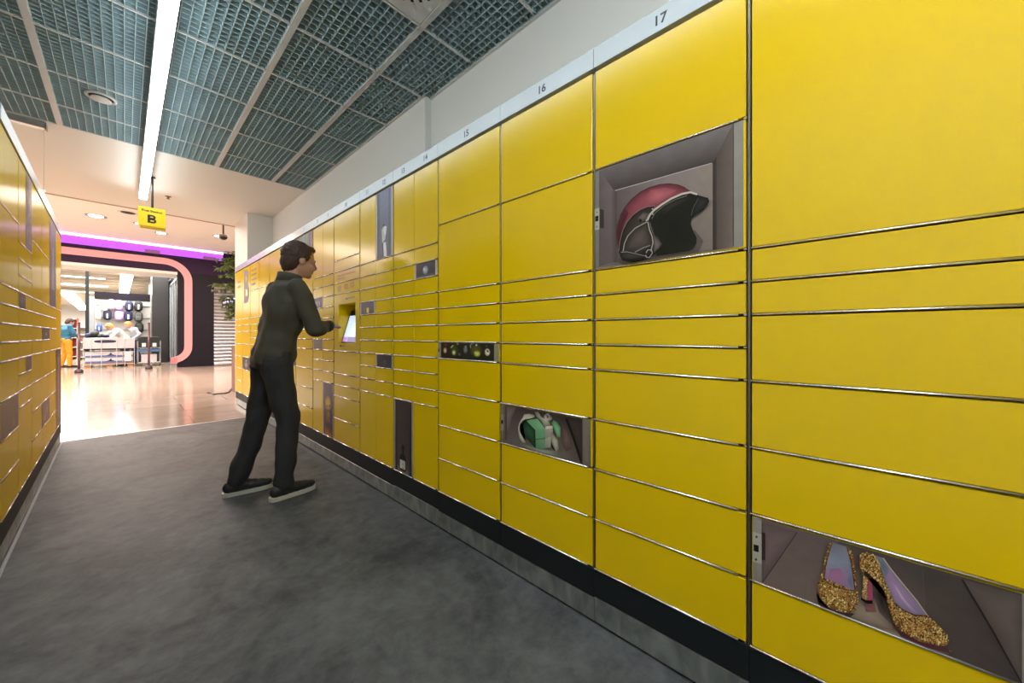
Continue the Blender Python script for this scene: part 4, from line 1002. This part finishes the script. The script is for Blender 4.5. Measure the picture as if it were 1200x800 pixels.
# barrier posts with rounded bases
for i, (px, pyb, pyt, yy, lab) in enumerate(((92.5, 437, 377.5, 15.4, 'dark slim barrier post with a rounded base, left in front of the carton bin'), (174.4, 432.3, 378, 16.2, 'dark slim barrier post with a rounded base, in front of the wheeled rack'))):
    X, Y = on_z(px, pyb, 0); _, z1 = on_y(px, pyt, Y)
    t = thing('barrier_post', lab, 'barrier post', (X, Y, 0), 0, 'barrier posts at the shop entrance')
    bm = NB(); ring_lathe(bm, (0, 0, 0), [(.085, .0), (.09, .02), (.088, .07), (.06, .11), (.03, .125)], 20); obj('base', bm, mat('post_base', (.05, .035, .04), .4), t, True)
    bm = NB(); tube(bm, [(0, 0, .12), (0, 0, z1-.03)], .028, 12); obj('pole', bm, mat('post_pole', (.14, .075, .08), .35, .4), t, True)
    bm = NB(); ell(bm, (0, 0, z1-.02), (.034, .034, .025), 12, 8); obj('cap', bm, MATS['post_base'], t, True)

# deeper shop fittings on the left
for i, (px0, px1, yy, h, c, lab) in enumerate(((84, 91, 26.5, 1.9, (.50, .10, .08), 'red shelving unit deep in the shop behind the man in orange trousers'),
                                          (91, 101, 25.5, 1.5, (.55, .50, .46), 'pale shelving unit deep in the shop left of the grey column'))):
    a, _ = on_y(px0, 400, yy); b, _ = on_y(px1, 400, yy)
    t = thing('shelving_unit', lab, 'shelving', ((a+b)/2, yy, 0)); w = b-a; mm = mat('shelving_%s' % ('red' if i == 0 else 'pale'), c, .6)
    bm = NB()
    box(bm, -w/2, w/2, .18, .2, 0, h)
    for s in (-1, 1): box(bm, s*w/2-.02, s*w/2+.02, -.2, .2, 0, h)
    obj('frame', bm, mm, t)
    for k in range(5):
        bm = NB(); box(bm, -w/2, w/2, -.2, .18, .1+k*(h-.15)/4, .13+k*(h-.15)/4); obj('shelf', bm, SW, t)
# shop ceiling slats and lights
SL = mat('slat_cream', (.62, .56, .46), .6)
for i, (py, px2) in enumerate(((317.8, 123), (326.5, 124), (336, 127), (343.5, 127.5))):
    z = 3.50; x2, yy = on_z(px2, py, z)
    t = thing('shop_line_light', ('first', 'second', 'third', 'fourth')[i] + ' of the four horizontal white line lights under the shop ceiling, counted from the top', 'line light', (x2-3.2, yy, z), 0, 'line lights under the shop ceiling')
    bm = NB(); cbox(bm, -3.2, 3.2, -.05, .05, 0, .06, .004); obj('housing', bm, SL, t)
    bm = NB(); cbox(bm, -3.18, 3.18, -.04, .04, -.03, 0, .004); obj('diffuser', bm, mat('line_light', (1, 1, 1), .5, emit=7, ecol=(1, .93, .82)), t)
    for s in (-2.5, 2.5):
        bm = NB(); tube(bm, [(s, 0, .06), (s, 0, 3.74-z)], .008, 6); obj('rod', bm, SL, t)
for k in range(25):
    yy = 18.5+1.25*k; bm = NB(); box(bm, -11.9, 1.2, yy, yy+.12, 3.62, 3.75); o_ = obj('ceiling_beam', bm, SL); struct(o_)
BR = mat('bright_light', (1, 1, 1), .5, emit=22, ecol=(1, .96, .9))
def run_light(p0, p1, z, w_, label):
    (xa_, ya_), (xb_, yb_) = on_z(*p0, z), on_z(*p1, z); L_ = math.hypot(xb_-xa_, yb_-ya_)
    t = thing('linear_light', label, 'line light', (xa_, ya_, z), math.atan2(yb_-ya_, xb_-xa_))
    bm = NB(); cbox(bm, 0, L_, -w_, w_, .0, .07, .004); obj('housing', bm, SL, t)
    bm = NB(); cbox(bm, .02, L_-.02, -w_*.94, w_*.94, -.04, 0, .004); obj('diffuser', bm, BR, t)
    for u in (.1, .9):
        bm = NB(); tube(bm, [(L_*u, 0, .07), (L_*u, 0, 3.74-z)], .008, 6); obj('rod', bm, SL, t)
run_light((148.5, 322.5), (145.0, 346.5), 3.3, .17, 'short very bright light running away under the shop ceiling above the backpacks')
run_light((77, 341.5), (98.5, 362.5), 3.3, .26, 'very bright light running diagonally away under the shop ceiling at the left')

# ------------------------------------------------------------------ plant in a tall wooden planter
PX, PY = 1.66, 8.72
t = thing('wooden_planter', 'tall brown wooden planter standing behind the far end of the right bank', 'planter', (PX, PY, 0))
WD = mat('planter_wood', (.22, .10, .05), .5, var=.3, vscale=6)
px0, _ = on_y(271.2, 430, 8.95); hw = PX - px0
for a in (0, 1, 2, 3):
    bm = NB(); r_ = Matrix.Rotation(a*PI/2, 3, 'Z')
    for k in range(4):
        u0 = -hw + .002 + k*hw/2; cbox(bm, u0, u0+hw/2-.004, -hw, -hw+.02, 0, .90, .002)
    bmesh.ops.rotate(bm, verts=bm.verts, matrix=r_, cent=(0, 0, 0)); obj('side_boards', bm, WD, t)
bm = NB(); box(bm, -hw+.02, hw-.02, -hw+.02, hw-.02, .80, .84); obj('soil', bm, mat('soil', (.03, .02, .015), .9, var=.3, vscale=30), t)
t = thing('indoor_tree', 'leafy green indoor tree growing out of the tall wooden planter by the pillar', 'plant', (PX, PY, .84))
TR = mat('bark', (.12, .075, .045), .8, var=.3, vscale=20)
bm = NB(); tube(bm, [(0, 0, 0), (.03, .0, .4), (-.02, .02, .9), (-.05, 0, 1.4), (-.12, 0, 1.75)], [.035, .03, .025, .018, .008], 10)
rr = random.Random(11); tips = []
for k in range(78):
    z = .62 + 1.18*rr.random(); a = rr.uniform(0, 2*PI); l = rr.uniform(.2, .50) * (1.1 - abs(z-1.25)*.55)
    b0 = Vector((-.03, 0, z)); d = Vector((math.cos(a)-.35, math.sin(a)*.7, rr.uniform(.0, .8))).normalized()
    b1 = b0 + d*l*.6; b2 = b0 + d*l + Vector((0, 0, -.08)); tube(bm, [b0, b1, b2], [.008, .005, .002], 5, True); tips.append((b0, b1, b2))
obj('trunk', bm, TR, t, True)
bm = NB()
for b0, b1, b2 in tips:
    for k in range(30):
        u = rr.uniform(.2, 1.1); p = b0.lerp(b1, u*2) if u < .5 else b1.lerp(b2, (u-.5)*2)
        a = rr.uniform(0, 2*PI); d = Vector((math.cos(a), math.sin(a), rr.uniform(-.9, .35))).normalized(); L_ = rr.uniform(.07, .13); wv = L_*.17
        sd = d.cross(Vector((rr.uniform(-.3, .3), rr.uniform(-.3, .3), 1))).normalized(); nn = sd.cross(d)
        q = [p, p + d*L_*.35 + sd*wv + nn*.006, p + d*L_*.7 + sd*wv*.7, p + d*L_ - nn*.015, p + d*L_*.7 - sd*wv*.7, p + d*L_*.35 - sd*wv + nn*.006]
        m_ = p + d*L_*.5 - nn*.008
        if any(PY + v_.y < 8.22 for v_ in q): continue
        vv = [bm.verts.new(x_) for x_ in q]; mv = bm.verts.new(m_)
        for i in range(6): bm.faces.new((vv[i], vv[(i+1) % 6], mv))
LEAF = mat('leaf_green', (.20, .27, .08), .38, var=.6, vscale=9)
obj('foliage', bm, LEAF, t, fix=False)
# loose black cable on the stone floor
p_ = [on_z(*q, .008) for q in ((246, 460.5), (250, 462), (256, 461), (262, 460.8), (268, 459.5), (271.5, 455))]
pts = [(x, y, .009) for x, y in p_]
bm = NB(); tube(bm, pts, .011, 8); tube(bm, [pts[0], (pts[0][0]-.02, pts[0][1]+.05, .014)], .02, 8)
tag(obj('power_cable', bm, BLACK), 'short loose black cable lying on the stone floor beside the right bank', 'cable')

# ------------------------------------------------------------------ people
def remesh_obj(name, bm, m, parent, voxel, smooth=3, wrinkle=0.0, wscale=14, seed=0):
    me = bpy.data.meshes.new('raw'); bmesh.ops.recalc_face_normals(bm, faces=bm.faces); bm.to_mesh(me); bm.free()
    o = bpy.data.objects.new('raw', me); COL.objects.link(o)
    r = o.modifiers.new('r', 'REMESH'); r.mode = 'VOXEL'; r.voxel_size = voxel; r.adaptivity = 0
    s = o.modifiers.new('s', 'SMOOTH'); s.factor = .5; s.iterations = smooth
    dg = bpy.context.evaluated_depsgraph_get(); dg.update()
    nm = bpy.data.meshes.new_from_object(o.evaluated_get(dg))
    bpy.data.objects.remove(o); bpy.data.meshes.remove(me)
    if wrinkle:
        nr = [v.normal.copy() for v in nm.vertices]
        for v, n in zip(nm.vertices, nr):
            p = Vector((v.co.x*wscale, v.co.y*wscale, v.co.z*wscale*1.1)) + Vector((seed, 0, 0))
            v.co += n * (noise.noise(p) * wrinkle)
    nm.materials.clear(); nm.name = name
    return link(name, nm, m, parent, True)
def loft(bm, secs, n=20):
    """secs: (centre, depth radius along fwd, width radius along side, fwd, side)"""
    rings = []
    for c, a, b, f, s in secs:
        c = Vector(c); rings.append([bm.verts.new(c + Vector(f)*a*math.cos(2*PI*k/n) + Vector(s)*b*math.sin(2*PI*k/n)) for k in range(n)])
    for i in range(len(rings)-1):
        for k in range(n): bm.faces.new((rings[i][k], rings[i][(k+1) % n], rings[i+1][(k+1) % n], rings[i+1][k]))
    bm.faces.new(rings[0][::-1]); bm.faces.new(rings[-1])
def limb(bm, pts, rads, n=14):
    """tapered limb with rounded joints"""
    P_ = [Vector(p) for p in pts]; Q = [P_[0]]; R = [rads[0]]
    for i in range(1, len(P_)):
        for k in range(1, 5):
            u = k/4; Q.append(P_[i-1].lerp(P_[i], u)); R.append(rads[i-1]*(1-u) + rads[i]*u)
    tube(bm, Q, R, n)
    for p, r in zip(P_, rads): ell(bm, p, (r, r, r), 12, 8)
def hand(bm, wrist, d, up, side, curl=.35, k=1.0):
    """palm and five fingers; d = pointing direction, up = back of hand normal, side=+1 thumb to d x up"""
    d = Vector(d).normalized(); up = (Vector(up) - d*Vector(up).dot(d)).normalized(); lat = d.cross(up).normalized()*side
    w = Vector(wrist)
    loft(bm, [(w, .017*k, .026*k, up, lat), (w+d*.03*k, .016*k, .034*k, up, lat), (w+d*.06*k, .015*k, .041*k, up, lat), (w+d*.09*k, .012*k, .040*k, up, lat)], 12)
    for i, (o, l, r) in enumerate(((.029, .070, .0085), (.010, .080, .009), (-.010, .074, .0085), (-.028, .058, .0075))):
        p = w + d*.082*k + lat*o*k; cu = curl * (1 + .15*i); pts = [p]; a = 0
        for s in (.45, .32, .23):
            a += cu; p = p + (d*math.cos(a) - up*math.sin(a))*l*s*k; pts.append(p)
        tube(bm, pts, [r*k, r*k, r*.92*k, r*.75*k], 8); ell(bm, pts[-1], (r*.8*k,)*3, 8, 6)
    p = w + d*.025*k + lat*.026*k; q = p + (d*.6 + lat*.75 - up*.2).normalized()*.038*k; q2 = q + (d*.9 + lat*.3 - up*.25).normalized()*.032*k; q3 = q2 + (d - up*.3).normalized()*.024*k
    tube(bm, [p, q, q2, q3], [.014*k, .011*k, .0095*k, .007*k], 8); ell(bm, q3, (.007*k,)*3, 8, 6)
def person(label, loc, rz, J, cols, vox, top='jacket', hide_legs=False):
    """J: joints in the person's own frame, x forward, y to their left"""
    V = lambda k: Vector(J[k])
    hd = V('head'); fwd = Vector(J.get('look', (1, 0, 0))).normalized(); sd = Vector((0, 0, 1)).cross(fwd).normalized(); up = fwd.cross(sd)
    Rm = Matrix((fwd, sd, up)).transposed()
    H = lambda x, y, z: hd + Rm @ Vector((x, y, z))
    bm = NB()
    ell(bm, H(-.012, 0, .025), (.098, .077, .098), 20, 14, Rm); ell(bm, H(.018, 0, -.035), (.072, .060, .082), 18, 12, Rm)
    ell(bm, H(.066, 0, -.092), (.024, .028, .020), 12, 8, Rm)                    # chin
    ell(bm, H(.080, 0, .018), (.016, .052, .012), 12, 8, Rm)                     # brow
    tube(bm, [H(.084, 0, .012), H(.098, 0, -.012), H(.108, 0, -.032)], [.009, .012, .015], 8); ell(bm, H(.096, 0, -.036), (.016, .019, .010), 10, 8, Rm)
    ell(bm, H(.087, 0, -.059), (.010, .024, .006), 10, 6, Rm); ell(bm, H(.084, 0, -.069), (.010, .020, .006), 10, 6, Rm)
    for s in (-1, 1):
        ell(bm, H(-.008, s*.078, -.010), (.020, .009, .031), 12, 8, Rm); ell(bm, H(.060, s*.045, -.028), (.024, .022, .022), 10, 8, Rm)
    nk = V('neck'); ch = V('chest'); pv = V('pelvis'); shl, shr = V('shoulder_l'), V('shoulder_r')
    tube(bm, [H(-.025, 0, -.05), nk*.5 + H(-.02, 0, -.06)*.5, nk], [.056, .055, .062], 14)
    ax = (ch - pv).normalized(); lat = (shl - shr).normalized(); fw = lat.cross(ax).normalized()
    secs = lambda g: [(pv - ax*.08, .095+g, .150+g, fw, lat), (pv, .110+g, .165+g, fw, lat), (pv.lerp(ch, .45), .098+g, .138+g, fw, lat), (pv.lerp(ch, .8), .112+g, .160+g, fw, lat),
                      (ch + ax*.04, .118+g, .172+g, fw, lat), (nk - ax*.075, .098+g, .165+g, fw, lat), (nk - ax*.035, .07+g, .105+g, fw, lat), (nk, .05+g, .06+g, fw, lat)]
    loft(bm, secs(-.012))
    for s in 'lr':
        limb(bm, [V('shoulder_'+s), V('elbow_'+s), V('wrist_'+s)], [.050, .036, .024])
        e, w = V('elbow_'+s), V('wrist_'+s); d = Vector(J.get('point_'+s, tuple((w-e).normalized())))
        hand(bm, w, d, J.get('back_'+s, (0, 0, 1)), J.get('thumb_'+s, 1), J.get('curl_'+s, .35))
        if not hide_legs: limb(bm, [V('hip_'+s), V('knee_'+s), V('ankle_'+s)], [.085, .052, .038])
    body = remesh_obj('person', bm, cols['skin'], None, vox, 2)
    body.location = loc; body.rotation_euler = (0, 0, rz); tag(body, label, 'person')
    # eyes
    for s in (-1, 1):
        bm = NB(); ell(bm, H(.0755, s*.031, .000), (.011, .013, .008), 10, 8, Rm); e_ = obj('eye', bm, mat('eye_white', (.35, .32, .30), .3), body, True)
        bm = NB(); ell(bm, H(.084, s*.031, .0), (.003, .006, .006), 8, 6, Rm); obj('iris', bm, BLACK, e_, True)
    # hair
    bm = NB(); ell(bm, H(-.028, 0, .038), (.101, .086, .100), 22, 14, Rm); ell(bm, H(-.060, 0, -.02), (.062, .078, .085), 18, 12, Rm); ell(bm, H(.034, 0, .094), (.050, .064, .026), 14, 8, Rm)
    for s in (-1, 1): ell(bm, H(-.005, s*.066, .03), (.045, .022, .05), 12, 8, Rm)
    remesh_obj('hair', bm, cols['hair'], body, vox, 1, .006, 60)
    # top
    bm = NB(); loft(bm, secs(.016))
    for s in 'lr':
        e, w = V('elbow_'+s), V('wrist_'+s); limb(bm, [V('shoulder_'+s), e, w - (w-e).normalized()*.01], [.068, .055, .042])
    ell(bm, nk, (.072, .078, .03), 14, 8)
    tp = remesh_obj(top, bm, cols['top'], body, vox*1.2, 3, .020, 9, 3)
    if vox < .01:
        bm = NB(); loft(bm, [(nk - ax*.035, .088, .096, fw, lat), (nk + ax*.005 - fw*.006, .079, .082, fw, lat), (nk + ax*.035 - fw*.012, .074, .076, fw, lat)], 20)
        obj('collar', bm, cols['top'], tp, True)
        mat('rib_knit', (.022, .022, .018), .8)
        for s in 'lr':
            e, w = V('elbow_'+s), V('wrist_'+s); d_ = (w-e).normalized()
            bm = NB(); tube(bm, [w - d_*.045, w - d_*.03, w, w + d_*.012], [.040, .043, .039, .034], 16); obj('cuff', bm, MATS['rib_knit'], tp, True)
    if not hide_legs:
        bm = NB(); loft(bm, [(pv - ax*.11, .108, .160, fw, lat), (pv, .122, .172, fw, lat), (pv + ax*.09, .112, .156, fw, lat)])
        for s in 'lr':
            a = V('ankle_'+s); k = V('knee_'+s); limb(bm, [V('hip_'+s), k, a + (k-a).normalized()*.01], [.100, .072, .062])
        remesh_obj('trousers', bm, cols['legs'], body, vox*1.2, 4, .015, 9, 9)
        for s in 'lr':
            a = V('ankle_'+s); f = Vector(J['toe_'+s]); f = Vector((f.x, f.y, 0)).normalized(); l = Vector((-f.y, f.x, 0)); b0 = Vector((a.x, a.y, J.get('lift_'+s, 0)))
            bm = NB()
            for (x, r, z, h) in ((-.035, .036, .056, .046), (.0, .040, .058, .054), (.04, .040, .056, .044), (.08, .043, .050, .038), (.12, .044, .046, .034), (.155, .038, .042, .028)):
                ell(bm, b0 + f*x + Vector((0, 0, z)), (.052, r, h), 14, 8, Matrix((f, l, Vector((0, 0, 1)))).transposed())
            tube(bm, [b0 + Vector((0, 0, .05)), b0 + Vector((-.005*f.x, -.005*f.y, .115))], [.044, .046], 12)
            sh_ = remesh_obj('shoe', bm, cols['shoe'], body, min(vox, .010), 2)
            bm = NB(); out = [(-.088, .0), (-.082, .024), (-.055, .037), (0, .039), (.06, .044), (.12, .048), (.17, .041), (.200, .024), (.210, 0), (.200, -.024), (.17, -.041), (.12, -.048), (.06, -.044), (0, -.039), (-.055, -.037), (-.082, -.024)]
            prism(bm, out, lambda u, v, w_: tuple(b0 + f*u + l*v + Vector((0, 0, w_))), .001, .026); obj('sole', bm, cols['sole'], sh_)
    return body
SKIN = mat('skin', (.50, .27, .19), .5)
# the visitor at the terminal: local frame = world rotated so that x points to the right bank
J = dict(head=(.855, -2.865, 1.625), look=(1, -.02, -.16), neck=(.795, -2.87, 1.485), chest=(.765, -2.88, 1.27), pelvis=(.705, -2.935, .965),
         shoulder_r=(.795, -2.715, 1.415), shoulder_l=(.765, -3.075, 1.415), elbow_r=(.885, -2.675, 1.14), wrist_r=(1.035, -2.825, 1.165), elbow_l=(.715, -3.14, 1.14), wrist_l=(.80, -3.15, .90),
         hip_r=(.705, -2.85, .90), hip_l=(.70, -3.03, .90), knee_r=(.77, -2.82, .50), knee_l=(.64, -3.06, .49), ankle_r=(.735, -2.80, .09), ankle_l=(.535, -3.10, .09),
         toe_r=(1, -.14, 0), toe_l=(1, .1, 0), point_r=(.70, -.70, .05), back_r=(0, 0, 1), thumb_r=1, curl_r=.12, point_l=(.4, 0, -1), back_l=(.2, 1, 0), thumb_l=1, curl_l=.35)
# y of the person's frame grows to their left (= deeper into the corridor), so flip the sign used above
J = {k: ((v[0], -v[1], v[2]) if isinstance(v, tuple) and len(v) == 3 else v) for k, v in J.items()}
J['thumb_r'] = -1; J['thumb_l'] = 1
person('person in dark jacket and trousers at the terminal, right hand reaching for its screen', (0, 0, 0), 0, J,
       dict(skin=SKIN, hair=mat('hair_brown', (.045, .020, .012), .6), top=mat('jacket_cloth', (.060, .055, .040), .8), legs=mat('trouser_cloth', (.022, .022, .025), .8),
            shoe=mat('shoe_black', (.016, .016, .016), .5), sole=mat('sole_white', (.50, .49, .42), .5)), .0065)
base = dict(head=(.02, 0, 1.62), neck=(-.01, 0, 1.48), chest=(0, 0, 1.26), pelvis=(0, 0, .95), shoulder_l=(0, .18, 1.41), shoulder_r=(0, -.18, 1.41),
            elbow_l=(.0, .25, 1.13), elbow_r=(.0, -.25, 1.13), wrist_l=(.16, .20, .98), wrist_r=(.16, -.20, .98), hip_l=(0, .09, .90), hip_r=(0, -.09, .90),
            knee_l=(.03, .12, .49), knee_r=(.03, -.12, .49), ankle_l=(-.04, .16, .09), ankle_r=(.0, -.16, .09), toe_l=(1, .2, 0), toe_r=(1, -.2, 0))
X, Y = on_z(77.5, 430.5, 0)
person('man in teal jacket and orange trousers inside the shop, far left', (X, Y, 0), math.radians(30), dict(base, head=(.10, 0, 1.55), neck=(.04, 0, 1.44), elbow_l=(.08, .23, 1.15), wrist_l=(.27, .12, 1.05), elbow_r=(.08, -.23, 1.15), wrist_r=(.27, -.10, 1.02), look=(1, 0, -.5)),
       dict(skin=SKIN, hair=MATS['hair_brown'], top=mat('teal_jacket', (.02, .13, .22), .7), legs=mat('orange_trousers', (.75, .26, .01), .7), shoe=MATS['shoe_black'], sole=MATS['shoe_black']), .014)
bend = dict(base, pelvis=(0, 0, .95), chest=(.19, 0, 1.19), neck=(.34, 0, 1.33), head=(.45, 0, 1.41), look=(1, 0, -.9), shoulder_l=(.29, .17, 1.30), shoulder_r=(.29, -.17, 1.30), elbow_l=(.45, .20, 1.08), elbow_r=(.45, -.20, 1.08), wrist_l=(.62, .12, .98), wrist_r=(.62, -.12, .98))
X, Y = on_y(147, 400, 20.1)[0], 20.1
person('blond shop worker in a white shirt bending over the carton bin', (X, Y, 0), math.radians(205), bend,
       dict(skin=SKIN, hair=mat('hair_blond', (.60, .33, .10), .6), top=mat('white_shirt', (.78, .78, .76), .7), legs=mat('dark_jeans', (.03, .035, .06), .8), shoe=MATS['shoe_black'], sole=MATS['shoe_black']), .014)
X = on_y(160, 400, 20.55)[0]
person('shop worker in a grey top standing behind the one bending over the carton bin', (X, 20.5, 0), math.radians(200), dict(base, chest=(.06, 0, 1.22), neck=(.14, 0, 1.40), head=(.24, 0, 1.50), look=(1, 0, -.7), shoulder_l=(.11, .18, 1.35), shoulder_r=(.11, -.18, 1.35)),
       dict(skin=SKIN, hair=mat('hair_ginger', (.55, .25, .08), .6), top=mat('grey_top', (.36, .37, .40), .7), legs=MATS['dark_jeans'], shoe=MATS['shoe_black'], sole=MATS['shoe_black']), .014)

# ------------------------------------------------------------------ lights
def area(name, loc, rot, sx, sy_, power, col):
    l = bpy.data.lights.new(name, 'AREA'); l.shape = 'RECTANGLE'; l.size = sx; l.size_y = sy_; l.energy = power; l.color = col
    o = bpy.data.objects.new(name, l); COL.objects.link(o); o.location = loc; o.rotation_euler = rot
    return o
area('mall_ceiling_light', (-1.0, 11.9, 4.05), (0, 0, 0), 9, 3.2, 1300, (1, .83, .72))
area('mall_side_light', (-6.5, 11.6, 4.0), (0, 0, 0), 4, 4, 650, (1, .82, .70))
area('shop_ceiling_light', (-1.5, 20.0, 3.55), (0, 0, 0), 6, 4.5, 900, (1, .95, .88))
area('shop_deep_light', (-3.5, 27, 3.55), (0, 0, 0), 8, 5, 1000, (1, .95, .88))
area('shop_far_light', (-4.5, 39, 3.55), (0, 0, 0), 9, 14, 2600, (1, .95, .88))
w = bpy.data.worlds.new('World'); bpy.context.scene.world = w; w.use_nodes = True
w.node_tree.nodes['Background'].inputs[0].default_value = (.9, .85, .8, 1); w.node_tree.nodes['Background'].inputs[1].default_value = .03

# ------------------------------------------------------------------ camera
cd = bpy.data.cameras.new('camera'); cam = bpy.data.objects.new('camera', cd); COL.objects.link(cam)
cam.location = (0, 0, HC); cam.rotation_euler = (PI/2, 0, -TH)
cd.sensor_width = 36; cd.sensor_fit = 'HORIZONTAL'; cd.lens = FPX/1200*36; cd.shift_y = -(400-HOR)/1200; cd.clip_start = .02
sc = bpy.context.scene; sc.camera = cam
sc.view_settings.view_transform = 'Standard'; sc.view_settings.look = 'None'; sc.view_settings.gamma = 1; sc.view_settings.use_curve_mapping = False
sc.view_settings.exposure = 0.0
